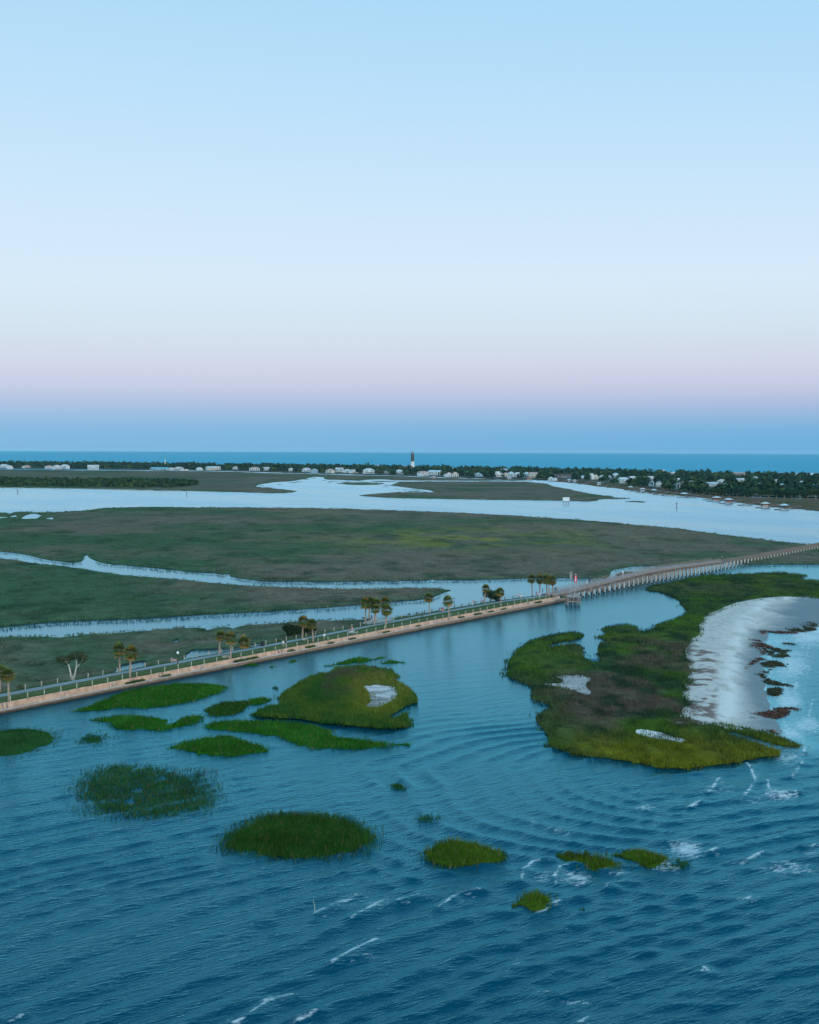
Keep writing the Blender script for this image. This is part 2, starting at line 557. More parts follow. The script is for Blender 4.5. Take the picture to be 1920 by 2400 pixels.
M3_OUT = [(-250, 1203), (0, 1200), (16, 1204), (33, 1198), (70, 1199), (130, 1199), (208, 1194), (256, 1189), (371, 1188), (640, 1189), (751, 1190), (955, 1196), (1122, 1203),
          (1280, 1212), (1391, 1220), (1599, 1238), (1607, 1240), (1718, 1254), (1802, 1264), (1910, 1275), (2250, 1292), (2250, 1326), (1920, 1323), (1802, 1323), (1754, 1323),
          (1700, 1316), (1650, 1316), (1596, 1321), (1543, 1325), (1490, 1326), (1465, 1330), (1434, 1337), (1421, 1354), (1319, 1354), (1246, 1354), (1140, 1358), (1100, 1359),
          (1019, 1358), (1009, 1351), (1001, 1359), (834, 1362), (648, 1362), (585, 1358), (541, 1350), (537, 1343), (525, 1346), (500, 1343), (427, 1337), (315, 1326), (241, 1319),
          (212, 1307), (206, 1299), (198, 1304), (191, 1316), (156, 1317), (93, 1308), (70, 1301), (0, 1292), (-250, 1276)]
M3_H = [[(48, 1214), (72, 1203), (94, 1205), (90, 1213), (70, 1217)], [(104, 1215), (126, 1211), (124, 1217)], [(22, 1210), (38, 1206), (36, 1212)], [(-60, 1214), (10, 1210), (14, 1214), (-40, 1217)],
        [(190, 1218), (197, 1217), (195, 1220)], [(175, 1195), (190, 1195), (184, 1198)], [(-30, 1222), (25, 1221), (10, 1224)], [(452, 1326), (464, 1325), (470, 1327), (458, 1328)]]
M4_OUT = [(-250, 1288), (0, 1306), (93, 1319), (178, 1328), (260, 1341), (334, 1349), (445, 1358), (556, 1369), (640, 1373), (797, 1378), (900, 1377), (1019, 1376), (1056, 1380),
          (1040, 1388), (1001, 1402), (908, 1411), (760, 1424), (640, 1432), (482, 1440), (334, 1449), (148, 1456), (60, 1463), (0, 1469), (-250, 1488)]
M5_OUT = [(-250, 1505), (0, 1491), (126, 1488), (137, 1493), (148, 1488), (260, 1480), (341, 1475), (400, 1470), (475, 1467), (481, 1473), (490, 1470), (538, 1464), (547, 1471), (557, 1464),
          (640, 1458), (686, 1454), (760, 1452), (834, 1449), (860, 1447), (900, 1445), (940, 1441), (982, 1437), (1000, 1436), (1000, 1444), (860, 1474), (640, 1516), (400, 1563), (200, 1600), (0, 1638), (-250, 1690)]
M5_H = [[(401, 1503), (412, 1494), (417, 1495), (412, 1504)], [(430, 1536), (440, 1526), (452, 1519), (500, 1517), (560, 1513), (600, 1504), (620, 1503), (618, 1508), (590, 1516), (540, 1527), (470, 1537), (440, 1544), (428, 1545)],
        [(268, 1566), (284, 1556), (310, 1550), (336, 1545), (343, 1556), (318, 1566), (275, 1575)],
        [(868, 1457), (905, 1450), (925, 1450), (915, 1456), (880, 1465)]]
M1_OUT = [(-250, 1100), (0, 1100), (250, 1102), (500, 1104), (640, 1108), (760, 1111), (880, 1114), (980, 1117), (1100, 1121), (1215, 1124), (1215, 1126.4), (1000, 1126.4), (940, 1125.7), (875, 1123.6), (840, 1126.5), (800, 1125),
          (763, 1123.5), (758, 1118.5), (733, 1118.2), (700, 1125), (688, 1127), (640, 1131), (607, 1136), (600, 1140), (640, 1143), (668, 1147), (697, 1150), (675, 1155), (640, 1156), (520, 1153), (300, 1148), (0, 1143), (-250, 1141)]
M2_OUT = [(842, 1160), (900, 1154.6), (950, 1152.6), (1018, 1153.6), (1008, 1149.6), (960, 1143.5), (916, 1137), (935, 1131), (940, 1128.8), (1100, 1127.6), (1219, 1128), (1280, 1133), (1300, 1139), (1336, 1146),
          (1369, 1153), (1412, 1160), (1440, 1162), (1438, 1165), (1475, 1167), (1462, 1169), (1410, 1170), (1395, 1174), (1380, 1175.5), (1340, 1174), (1280, 1173), (1197, 1172), (1067, 1170), (926, 1167), (870, 1164)]
LAGOON_ISLETS = [[(790, 1133), (830, 1130), (900, 1132), (885, 1136), (830, 1136.5)], [(870, 1127.5), (905, 1126.8), (935, 1128), (900, 1129.3)], [(795, 1127.6), (850, 1128.6), (900, 1129.6), (840, 1130)],
                 [(960, 1150), (985, 1151), (1000, 1153), (970, 1152.5)], [(1466, 1175.5), (1485, 1173), (1510, 1174), (1508, 1177.5), (1490, 1177)], [(640, 1144), (665, 1146), (690, 1149), (660, 1149)]]
BANK_OUT = [(1290, 1121), (1340, 1125), (1400, 1130), (1500, 1139), (1600, 1152), (1700, 1161), (1800, 1165), (1920, 1168), (2250, 1176), (2250, 1222), (1920, 1198), (1880, 1194),
            (1800, 1187), (1700, 1174), (1620, 1164), (1540, 1157), (1480, 1149), (1400, 1139), (1340, 1132), (1290, 1127)]

# ------------------------------------------------------------------ the straight line of causeway and old bridge
LA = PX([[0, 1675]])[0]
LB = PX([[1920, 1291]])[0]
DIR = (LB - LA)[:2]
LLEN = np.hypot(*DIR)
DIR = DIR / LLEN
NRM = np.array([-DIR[1], DIR[0]])          # to the marsh side
ANG = math.atan2(DIR[1], DIR[0])


def L(t, s=0.0, z=0.0):
    return Vector((LA[0] + DIR[0] * t + NRM[0] * s, LA[1] + DIR[1] * t + NRM[1] * s, z))


def t_of_u(u, s=0.0, z=0.0):
    lo, hi = -200.0, 700.0
    for _ in range(50):
        mid = (lo + hi) / 2
        if UV([L(mid, s, z)])[0][0] < u: lo = mid
        else: hi = mid
    return lo


T_END = t_of_u(1331)
T_DECK0 = t_of_u(1288, 5.0, 2.0)
T_DECK1 = t_of_u(1706, 1.0, 3.2)
CZ = 1.85

# ------------------------------------------------------------------ water
def line_px(pts, step=6):
    o = []
    for a, b in zip(pts[:-1], pts[1:]):
        n = max(1, int(math.hypot(b[0] - a[0], b[1] - a[1]) / step))
        for i in range(n): o.append((a[0] + (b[0] - a[0]) * i / n, a[1] + (b[1] - a[1]) * i / n))
    o.append(pts[-1])
    return o


FOAM_LINES = [[(1420, 2085), (1433, 2071), (1486, 2069)], [(1255, 2145), (1285, 2132), (1316, 2112)], [(1303, 2072), (1301, 2056), (1314, 2034), (1345, 2029)],
              [(1222, 2069), (1226, 2043), (1248, 2021), (1292, 2012)], [(1025, 2128), (1048, 2114), (1077, 2097), (1127, 2089)], [(822, 2158), (856, 2139), (897, 2114)],
              [(935, 2116), (981, 2101)], [(739, 2143), (772, 2126), (835, 2101)], [(24, 2396), (53, 2384)], [(551, 2400), (586, 2378), (626, 2348), (683, 2334)],
              [(703, 2398), (742, 2376)], [(1736, 1879), (1756, 1852), (1770, 1832), (1763, 1810), (1751, 1791)], [(1661, 1857), (1675, 1844), (1685, 1825)],
              [(1799, 1830), (1802, 1849), (1814, 1864), (1865, 1857)], [(1855, 1825), (1872, 1801), (1882, 1788)], [(1421, 2042), (1445, 2030), (1490, 2032)], [(1545, 2032), (1575, 2012)],
              [(778, 2262), (820, 2236), (880, 2205)], [(1250, 2334), (1262, 2324), (1282, 2330)], [(1645, 2278), (1652, 2270), (1664, 2284)], [(1360, 2396), (1376, 2386)],
              [(1748, 2018), (1762, 2012), (1790, 1998)], [(1890, 1986), (1912, 1980)], [(1668, 2000), (1680, 1990)], [(1750, 2110), (1760, 2102)], [(1620, 1892), (1640, 1882)],
              [(1815, 1700), (1822, 1716), (1840, 1730), (1866, 1748)], [(1790, 1590), (1797, 1640), (1812, 1668)], [(1868, 1600), (1862, 1625), (1872, 1640)], [(1900, 1505), (1890, 1540), (1868, 1570)],
              [(1870, 1690), (1890, 1700), (1880, 1730), (1886, 1765)], [(1192, 2268), (1215, 2260)], [(1806, 1500), (1800, 1530), (1812, 1560), (1802, 1600)], [(1830, 1520), (1850, 1560), (1838, 1600), (1852, 1640)], [(1925, 1455), (1895, 1490), (1880, 1520)], [(1835, 1690), (1850, 1712), (1842, 1735)], [(1905, 1640), (1895, 1680), (1912, 1720)]]
FOAM_BLOBS = [(1512, 1892, 42, 13, .62), (1608, 1992, 55, 26, .8), (1352, 2058, 48, 20, .8), (1450, 2048, 40, 10, .6), (1840, 2036, 75, 20, .7), (1740, 2022, 40, 12, .5), (1900, 2000, 40, 20, .5),
              (1830, 1862, 70, 22, .55), (1760, 1880, 60, 16, .45), (1850, 1775, 50, 24, .6), (1310, 1950, 45, 18, .4), (1240, 1925, 40, 22, .35), (1270, 2055, 35, 25, .4), (1345, 2352, 45, 14, .5), (1560, 2035, 50, 12, .6),
              (1085, 2110, 40, 12, .3), (870, 2145, 40, 10, .25), (770, 2150, 35, 9, .3), (1850, 1720, 45, 30, .8), (1850, 1640, 50, 50, .78), (1858, 1560, 55, 50, .78), (1900, 1490, 70, 32, .85), (1890, 1700, 50, 28, .7),
              (1700, 1850, 45, 18, .35), (600, 2245, 55, 14, .22), (860, 2245, 50, 14, .4), (1000, 2385, 30, 6, .2), (1830, 1500, 40, 16, .5)]

u0, u1, v0, v1 = -420.0, 2340.0, 1285.0, 2570.0
nu, nv = 820, 560
vv = v0 + (v1 - v0) * np.linspace(0, 1, nv) ** 1.0
uu = np.linspace(u0, u1, nu)
G = np.stack(np.meshgrid(uu, vv), -1).reshape(-1, 2)
W = PX(G, 0.0)
X, Y = W[:, 0], W[:, 1]
full = sst(1430, 1800, G[:, 1])
right = sst(500, 1500, G[:, 0] + 0.55 * (G[:, 1] - 2000))
amp = full * (0.72 + 0.28 * right)
wx = X + 3.6 * (fbm(X / 26, Y / 26, 3, 2) - .5) * 2
wy = Y + 3.6 * (fbm(X / 26, Y / 26, 8, 2) - .5) * 2
# swell from the right
C1 = np.array([175.0, -40.0])
r1 = np.hypot(wx - C1[0], wy - C1[1])
env1 = 0.5 + .9 * np.clip(fbm(X / 22, Y / 22, 21, 2) - .2, 0, 1)
ph1 = 2 * np.pi * r1 / 7.2
sw1 = (np.exp(1.1 * (np.sin(ph1) - 1)) - .42) * env1 + .22 * np.sin(ph1 * 2.13 + 1.3) * (.4 + vn(X / 11, Y / 11, 23))
# swell bent round the tip of the sand island
C2 = np.array([41.0, 211.0])
r2 = np.hypot(wx - C2[0], wy - C2[1]) + 2.6 * (fbm(X / 13, Y / 13, 27, 3) - .5)
w2 = np.exp(-((r2 - 36) / 27.0) ** 2) * sst(24, 2, X - 22)
ph2 = 2 * np.pi * r2 / 4.7
sw2 = (np.exp(1.0 * (np.sin(ph2) - 1)) - .42) * (0.25 + 1.5 * np.clip(fbm(X / 15, Y / 15, 33, 3) - .12, 0, 1))
chop = np.zeros(len(X))
for k in range(16):
    a = math.radians(-47) + rng.normal(0, .38)
    lam = rng.uniform(1.5, 5.0)
    kx, ky = math.cos(a) * 2 * np.pi / lam, math.sin(a) * 2 * np.pi / lam
    e = 0.3 + 1.2 * vn(X / 9 + k * 7.7, Y / 9, 50 + k)
    chop += e * (np.abs(np.sin((wx * kx + wy * ky) / 2 + rng.uniform(0, 7))) * -1 + .64) * lam * 0.0085 * (1 - .6 * w2)
hgt = amp * (0.38 * sw1 * (1 - .75 * w2) * (0.35 + .65 * sst(1650, 2100, G[:, 1]))) + full * 0.40 * sw2 * w2 + chop * (0.25 + .75 * full) * sst(1400, 1560, G[:, 1]) * (0.75 + .4 * right) * 1.15
# shore mask: the water sinks under the land
land = inpoly(G, R_OUT)
foam = np.zeros(len(X))
for ln in FOAM_LINES:
    q = PX(ln)[:, :2]
    bb = (X > q[:, 0].min() - 6) & (X < q[:, 0].max() + 6) & (Y > q[:, 1].min() - 8) & (Y < q[:, 1].max() + 8)
    ii = np.nonzero(bb)[0]
    d = dseg(W[ii, :2], q)
    foam[ii] = np.maximum(foam[ii], 0.52 * np.exp(-(d / 0.25) ** 2) * sst(.0, .45, vn(X[ii] / 1.3, Y[ii] / 1.3, 77)) + .46 * np.exp(-(d / 1.9) ** 2) * vn(X[ii] / 2.5, Y[ii] / 2.5, 79))
    hgt[ii] += 0.26 * np.exp(-(d / 1.0) ** 2) * full[ii]
for (bu, bv, ru, rv, st) in FOAM_BLOBS:
    e = np.exp(-(((G[:, 0] - bu) / ru) ** 2 + ((G[:, 1] - bv) / rv) ** 2) * 1.1)
    foam = np.maximum(foam, 1.15 * st * e * (.55 + .6 * fbm(X / 3, Y / 5, 37, 2)))
# little whitecaps on the steepest crests in the open water on the right
cap = sst(0.33, 0.52, hgt) * right * full
foam = np.maximum(foam, cap * 0.45)
# froth where water meets the marsh on the right
edge = sst(0, 1, 0)
hgt[land] = -0.4
W[:, 2] = hgt
bd = (G[:, 0] == u0) | (G[:, 0] == u1) | (G[:, 1] == v0) | (G[:, 1] == v1)
W[bd, 2] = 0
ia = (np.arange(nv - 1)[:, None] * nu + np.arange(nu - 1)[None]).ravel()
F = np.stack([ia, ia + nu, ia + nu + 1, ia + 1], 1)
me = npmesh('bay_water', W, F, M['water_near'], smooth=True)
sline = (W[:, :2] - LA[:2]) @ NRM
chopf = np.where(sline < 0, .30, .07) + .70 * sst(1460, 2050, G[:, 1])
EWpx = [(2250, 1446), (1960, 1455), (1920, 1463), (1887, 1476), (1846, 1480), (1799, 1482), (1788, 1512), (1784, 1556), (1788, 1592), (1797, 1644), (1814, 1680), (1818, 1700), (1826, 1722), (1868, 1746)]
dsh = np.full(len(X), 99.0)
ii = np.nonzero((G[:, 0] > 1700) & (G[:, 1] > 1380) & (G[:, 1] < 1850))[0]
dsh[ii] = dseg(W[ii, :2], PX(EWpx)[:, :2])
shoal = .85 * np.exp(-(dsh / 7.0) ** 2)
for nm_, arr_ in (('chop', chopf), ('shoal', shoal)):
    me.attributes.new(nm_, 'FLOAT', 'POINT').data.foreach_set('value', arr_.astype(np.float32))
at = me.attributes.new('foam', 'FLOAT', 'POINT')
at.data.foreach_set('value', foam.astype(np.float32))
tag(link('water', me), kind='structure')

RS = 25000.0
q = PX([(u0, v1), (u1, v1), (u1, v0), (u0, v0)])
big = [(-RS * .6, -1500), (RS * .6, -1500), (RS * .6, 9000), (-RS * .6, 9000)]
V = [tuple(p) for p in q] + [(x, y, 0) for x, y in big]
tag(link('estuary_water', npmesh('estuary_water', V, [(0, 4, 5, 1), (1, 5, 6, 2), (2, 6, 7, 3), (3, 7, 4, 0)], M['water_far'])), kind='structure')
# ocean beyond the barrier island, out to the true horizon of a camera 50 m up
n = 96
V, F = [], []
for i in range(n + 1):
    a = math.radians(90 - 50 + 100 * i / n)
    V += [(math.cos(a) * 3300 / max(math.sin(a), .3), 3300, 0.25), (math.cos(a) * RS, math.sin(a) * RS, 0.25)]
for i in range(n): F.append((2 * i, 2 * i + 1, 2 * i + 3, 2 * i + 2))
tag(link('ocean', npmesh('ocean', V, F, M['ocean'])), kind='structure')

# ------------------------------------------------------------------ marsh land
GREEN, DKGREEN = np.array((.034, .066, .038)), np.array((.014, .034, .020))
BROWN, YEL = np.array((.094, .080, .066)), np.array((.150, .150, .012))
MUDC = np.array((.030, .024, .022))


def mix3(a, b, t):
    return a[None] * (1 - t[:, None]) + b[None] * t[:, None] if a.ndim == 1 else a * (1 - t[:, None]) + b[None] * t[:, None]


def col_marsh(x, y, e, px):
    f1 = fbm(x / 70, y / 110, 5, 4)
    f2 = fbm(x / 16, y / 22, 15, 3)
    br = sst(.36, .66, f1 * .72 + f2 * .28 + .10 * sst(200, 700, px[:, 0]) - .10 * sst(1450, 1800, px[:, 0]))
    br = br * sst(-2, 7, e) * .85
    c = mix3(GREEN, BROWN, br)
    yl = np.exp(-(((px[:, 0] - 1110) / 300) ** 2 + ((px[:, 1] - 1264) / 26) ** 2)) + .6 * np.exp(-(((px[:, 0] - 720) / 70) ** 2 + ((px[:, 1] - 1202) / 6) ** 2))
    c = mix3(c, YEL, np.clip(yl * sst(.36, .70, fbm(x / 14, y / 26, 91, 4)) * .55, 0, .55))
    dk = sst(.54, .74, fbm(x / 8, y / 20, 44, 4)) * .6
    c = mix3(c, DKGREEN, dk)
    return c * (1.0 + .70 * fbm(x / 3.2, y / 6, 47, 3))[:, None]


def col_isle(x, y, e, px):
    """the sand island on the right: yellow-green tip, brown middle"""
    f1 = fbm(x / 14, y / 22, 61, 4)
    c = mix3(np.array((.030, .062, .020)), np.array((.044, .088, .014)), sst(.35, .65, fbm(x / 9, y / 14, 62, 3)))
    br = np.exp(-(((px[:, 0] - 1480) / 190) ** 2 + ((px[:, 1] - 1635) / 85) ** 2)) * 1.5 + 1.0 * np.exp(-(((px[:, 0] - 1530) / 110) ** 2 + ((px[:, 1] - 1522) / 24) ** 2)) + .8 * np.exp(-(((px[:, 0] - 1610) / 40) ** 2 + ((px[:, 1] - 1640) / 60) ** 2)) + .4 * np.exp(-(((px[:, 0] - 1700) / 200) ** 2 + ((px[:, 1] - 1375) / 22) ** 2))
    c = mix3(c, np.array((.080, .060, .048)), np.clip(br * sst(.33, .58, f1), 0, .92))
    ty = sst(1690, 1760, px[:, 1] - .05 * np.abs(px[:, 0] - 1600)) * sst(1250, 1420, px[:, 0])
    c = mix3(c, np.array((.130, .122, .010)), np.clip(ty * (.45 + .75 * f1), 0, .92))
    dk = sst(.48, .68, fbm(x / 4.5, y / 8, 64, 4)) * .8 * (1 - .7 * np.clip(ty, 0, 1))
    c = mix3(c, DKGREEN, dk)
    return c * (.68 + .64 * fbm(x / 1.8, y / 3.5, 67, 3))[:, None]


def col_clump(base):
    base = np.array(base)
    def f(x, y, e, px):
        return base[None] * (0.72 + .6 * fbm(x / 3.5, y / 5, 71, 3))[:, None]
    return f


def densify(poly, step, ju, jv, seed):
    r = np.random.default_rng(seed)
    o = []
    n = len(poly)
    for i in range(n):
        a, b = poly[i], poly[(i + 1) % n]
        k = max(1, int(math.hypot(b[0] - a[0], (b[1] - a[1]) * 1.5) / step))
        for j in range(k):
            t = j / k
            o.append((a[0] + (b[0] - a[0]) * t + (r.normal(0, ju)), a[1] + (b[1] - a[1]) * t + r.normal(0, jv)))
    return np.array(o)


def smooth_poly(poly, it=1):
    """closed Catmull-Rom spline through the traced points"""
    p = np.array(poly, float)
    p0, p2, p3 = np.roll(p, 1, 0), np.roll(p, -1, 0), np.roll(p, -2, 0)
    o = []
    for t in np.arange(0, 1, 1 / (2 * it + 1)):
        o.append(_cr(p0, p, p2, p3, t))
    return np.stack(o, 1).reshape(-1, 2)


def _cr(p0, p1, p2, p3, t, k=.42):
    m1, m2 = (p2 - p0) * k, (p3 - p1) * k
    t2, t3 = t * t, t ** 3
    return (2 * t3 - 3 * t2 + 1) * p1 + (t3 - 2 * t2 + t) * m1 + (-2 * t3 + 3 * t2) * p2 + (t3 - t2) * m2


def lift(pp, h):
    """outline traced on the grass tops: far edges sit at the height of the grass"""
    nx = np.roll(pp, -1, 0) - np.roll(pp, 1, 0)
    area = np.sum(pp[:, 0] * np.roll(pp[:, 1], -1) - np.roll(pp[:, 0], -1) * pp[:, 1])
    nvec = np.stack([nx[:, 1], -nx[:, 0]], 1) * (1 if area > 0 else -1)
    nvec /= np.maximum(np.hypot(nvec[:, 0], nvec[:, 1]), 1e-6)[:, None]
    k = np.clip(.5 - nvec[:, 1] * .8, 0, 1)
    for _ in range(3): k = (np.roll(k, 1) + k + np.roll(k, -1)) / 3
    return k * h


def tuft_mesh(B, H, Wd, C, lean, r, blades=2):
    """B (n,3) roots; returns V,F,C for narrow leaning triangles"""
    n = len(B)
    Vs, Cs = [], []
    for k in range(blades):
        a = r.uniform(0, 2 * np.pi, n)
        s = np.stack([np.cos(a), np.sin(a), np.zeros(n)], 1)
        la = r.uniform(0, 2 * np.pi, n)
        lm = np.abs(r.normal(0, lean, n)) * H
        off = np.stack([np.cos(la) * lm, np.sin(la) * lm, H * r.uniform(.75, 1.1, n)], 1)
        o2 = np.stack([r.normal(0, .12, n), r.normal(0, .12, n), np.zeros(n)], 1) * (Wd / .2)[:, None]
        Vs.append(np.stack([B + o2 - s * Wd[:, None] / 2, B + o2 + s * Wd[:, None] / 2, B + o2 + off], 1).reshape(-1, 3))
        Cs.append(np.repeat(C, 3, 0))
    V = np.concatenate(Vs)
    return V, np.arange(len(V)).reshape(-1, 3), np.concatenate(Cs)


ALL_LAND = []


def land(name, outline, holes, h, du, dv, colf, seed, ju=1.5, jv=.5, step=9, edge_ramp=3.0, bumpy=.25, mat=None, smooth=1, lifted=True, skirt=-.35):
    r = np.random.default_rng(seed)
    pp = smooth_poly(outline, smooth) if smooth else np.array(outline, float)
    pp = densify(pp, step, ju, jv, seed)
    hs = [densify(smooth_poly(q, 1), 4, ju * 1.5, jv * 1.1, seed + 1 + i) for i, q in enumerate(holes)]
    zz = lift(pp, h) if lifted else np.zeros(len(pp))
    Wo = PX(pp, zz)
    Wh = [PX(q, np.full(len(q), h * .5 if lifted else 0)) for q in hs]
    lo, hi = pp.min(0), pp.max(0)
    gu, gv = np.meshgrid(np.arange(lo[0], hi[0], du), np.arange(lo[1], hi[1], dv))
    g = np.stack([gu.ravel(), gv.ravel()], 1)
    g = g + r.uniform(-.4, .4, g.shape) * np.array([du, dv])
    g = g[inpoly(g, pp)]
    for q in hs: g = g[~inpoly(g, q)]
    Wi = PX(g, h * .5)
    edges2d = [Wo[:, :2]] + [w_[:, :2] for w_ in Wh]
    keep = np.ones(len(Wi), bool)
    e = np.full(len(Wi), 1e9)
    for q in edges2d: e = np.minimum(e, dseg(Wi[:, :2], q, True))
    keep = e > .25
    Wi, e = Wi[keep], e[keep]
    pts = np.concatenate(edges2d + [Wi[:, :2]])
    ed, o = [], 0
    for q in edges2d:
        k = len(q)
        ed += [(o + i, o + (i + 1) % k) for i in range(k)]
        o += k
    nb = o
    c0 = pts.mean(0)
    V2, E2, F2, ov, oe, of = delaunay_2d_cdt([Vector(p - c0) for p in pts], ed, [], 1, 1e-5)
    V2 = np.array([(v.x, v.y) for v in V2]) + c0
    T = np.array([f for f in F2 if len(f) == 3])
    src = np.array([(s[0] if len(s) else -1) for s in ov])
    cen = V2[T].mean(1)
    ok = np.ones(len(T), bool)
    for q in edges2d[1:]: ok &= ~inpoly(cen, q)
    T = T[ok]
    ee = np.full(len(V2), 0.0)
    isb = (src < nb)
    inn = ~isb
    ee[inn] = e[src[inn] - nb]
    x, y = V2[:, 0], V2[:, 1]
    z = h * (.26 + .74 * sst(-.4, edge_ramp, ee)) + bumpy * h * (fbm(x / 4, y / 6, seed, 3) - .5) * 2 * sst(0, edge_ramp, ee)
    V = np.column_stack([V2, z])
    px = UV(V)
    C = colf(x, y, ee, px)
    # flip triangles upwards
    a, b_, c_ = V[T[:, 0]], V[T[:, 1]], V[T[:, 2]]
    nz = np.cross(b_ - a, c_ - a)[:, 2]
    T[nz < 0] = T[nz < 0][:, ::-1]
    # skirt down to the mud
    cnt = {}
    for t in T:
        for i in range(3):
            k = (t[i], t[(i + 1) % 3])
            cnt[k] = 1
    bed = [k for k in cnt if (k[1], k[0]) not in cnt]
    Vb, Fb, Cb = [], [], []
    o = len(V)
    for (i, j) in bed:
        Vb += [V[i], V[j], (V[j][0], V[j][1], skirt), (V[i][0], V[i][1], skirt)]
        Cb += [C[i] * .8, C[j] * .8, MUDC, MUDC]
        Fb += [(o + 2, o + 1, o), (o + 3, o + 2, o)]
        o += 4
    if Vb:
        V = np.concatenate([V, np.array(Vb)])
        C = np.concatenate([C, np.array(Cb)])
        T = np.concatenate([T, np.array(Fb)])
    me = npmesh(name, V, T, mat or M['marsh'], C, smooth=False)
    ob = link(name, me)
    ALL_LAND.append((pp, hs))
    return ob, pp, hs, edges2d


def scatter_px(pp, hs, n, r):
    lo, hi = pp.min(0), pp.max(0)
    lo = np.maximum(lo, [-260, 1000]); hi = np.minimum(hi, [2200, 2500])
    g = r.uniform(lo, hi, (int(n * 1.0), 2))
    g = g[inpoly(g, pp)]
    for q in hs: g = g[~inpoly(g, q)]
    return g


def marsh_grass(name, pp, hs, ed, n, h, colf, seed, hrange=(.35, .8), wpx=2.6, lean=.35, bright=1.0, label=None):
    r = np.random.default_rng(seed)
    g = scatter_px(pp, hs, n, r)
    B = PX(g, h * .7)
    e = np.full(len(B), 1e9)
    for q in ed: e = np.minimum(e, dseg(B[:, :2], q, True))
    kk = e > 1.1
    B, e, g = B[kk], e[kk], g[kk]
    d = np.hypot(B[:, 0], B[:, 1])
    C = colf(B[:, 0], B[:, 1], e, g) * bright
    C = C * r.uniform(.7, 1.35, len(C))[:, None]
    H = r.uniform(*hrange, len(B)) * (.75 + .6 * vn(B[:, 0] / 6, B[:, 1] / 9, 3))
    Wd = d / FPX * wpx * r.uniform(.6, 1.3, len(B))
    B[:, 2] = h * (.16 + .6 * sst(-.4, 3.0, e)) - .06
    V, F, C = tuft_mesh(B, H, Wd, C, lean, r)
    o = link(name, npmesh(name, V, F, M['grass'], C))
    return tag(o, label, 'marsh grass', kind='stuff')


for nm, out_, hol, h, du, dv, cf, seed, nt_, lab in [
    ('mainland_marsh', M3_OUT, M3_H, .9, 9, 3.0, col_marsh, 101, 190000, 'broad green and brown salt marsh grass between the wide channel and the narrow creek'),
    ('creek_marsh', M4_OUT, [], .9, 8, 3.0, col_marsh, 102, 90000, 'tongue of dark marsh grass between the two narrow creeks'),
    ('roadside_marsh', M5_OUT, M5_H, 1.0, 7, 3.0, col_marsh, 103, 80000, 'dark marsh grass with pools right behind the causeway fence'),
    ('far_marsh', M1_OUT, [], 1.0, 14, 2.0, col_marsh, 104, 26000, 'far flat marsh grass below the wooded island'),
    ('lagoon_marsh', M2_OUT, [], 1.0, 12, 2.0, col_marsh, 105, 22000, 'flat marsh grass spit right of the far lagoon'),
    ('bank_marsh', BANK_OUT, [], .9, 12, 2.0, None, 106, 22000, 'tan marsh grass strip behind the row of docks'),
]:
    if cf is None:
        cf = lambda x, y, e, px: mix3(np.array((.10, .078, .058)), np.array((.05, .075, .03)), sst(.52, .7, fbm(x / 40, y / 60, 7, 3)))
    far = nm in ('far_marsh', 'lagoon_marsh', 'bank_marsh')
    o, pp, hs, ed = land(nm + '_ground', out_, hol, h, du, dv, cf, seed, ju=1.6 if far else 1.1, jv=.25, step=12, bumpy=.25 if far else .6)
    tag(o, kind='structure')
    marsh_grass(nm + '_grass', pp, hs, ed, nt_, h, cf, seed + 50, hrange=(.22, .6) if not far else (.25, .5), label=lab)
for i, q in enumerate(LAGOON_ISLETS):
    o, pp, hs, ed = land('lagoon_islet', q, [], .8, 10, 1.5, col_marsh, 120 + i, ju=2.5, jv=.2, step=9)
    tag(o, ['long low marsh islet in the middle of the far lagoon', 'thin marsh sliver at the top of the far lagoon', 'long thin marsh strip across the upper lagoon', 'small marsh scrap beside the lagoon spit',
            'small marsh islet in the channel right of the white platform', 'small marsh scrap at the left lip of the lagoon'][i], 'marsh islet')
for i in range(26):
    cu_, cv_ = [(612, 1138), (625, 1142), (700, 1128), (716, 1123), (735, 1121), (760, 1126), (780, 1128), (812, 1130), (845, 1127), (862, 1130), (880, 1131), (930, 1146), (948, 1148), (968, 1147), (982, 1149), (955, 1151), (975, 1151.5),
                (995, 1152.5), (905, 1137), (905, 1141), (690, 1131), (655, 1135), (640, 1151), (672, 1152), (830, 1133.5), (772, 1131)][i]
    w2_ = rng.uniform(5, 14)
    o, *_ = land('marsh_scrap', [(cu_ - w2_, cv_), (cu_ - w2_ * .3, cv_ - .9), (cu_ + w2_ * .5, cv_ - .7), (cu_ + w2_, cv_ + .2), (cu_, cv_ + .8)], [], .7, 12, 2, col_marsh, 900 + i, ju=1.2, jv=.15, step=5)
    tag(o, 'tiny low green scrap of marsh scattered along the edges of the far lagoon', 'marsh islet', 'marsh scraps in the far lagoon')
o, pp, hs, ed = land('creek_islet', [(1443, 1346), (1452, 1339), (1468, 1336), (1483, 1339), (1474, 1344), (1456, 1349)], [], .8, 6, 2, col_marsh, 131, step=6)
tag(o, 'small dark marsh islet in the creek behind the boardwalk', 'marsh islet')

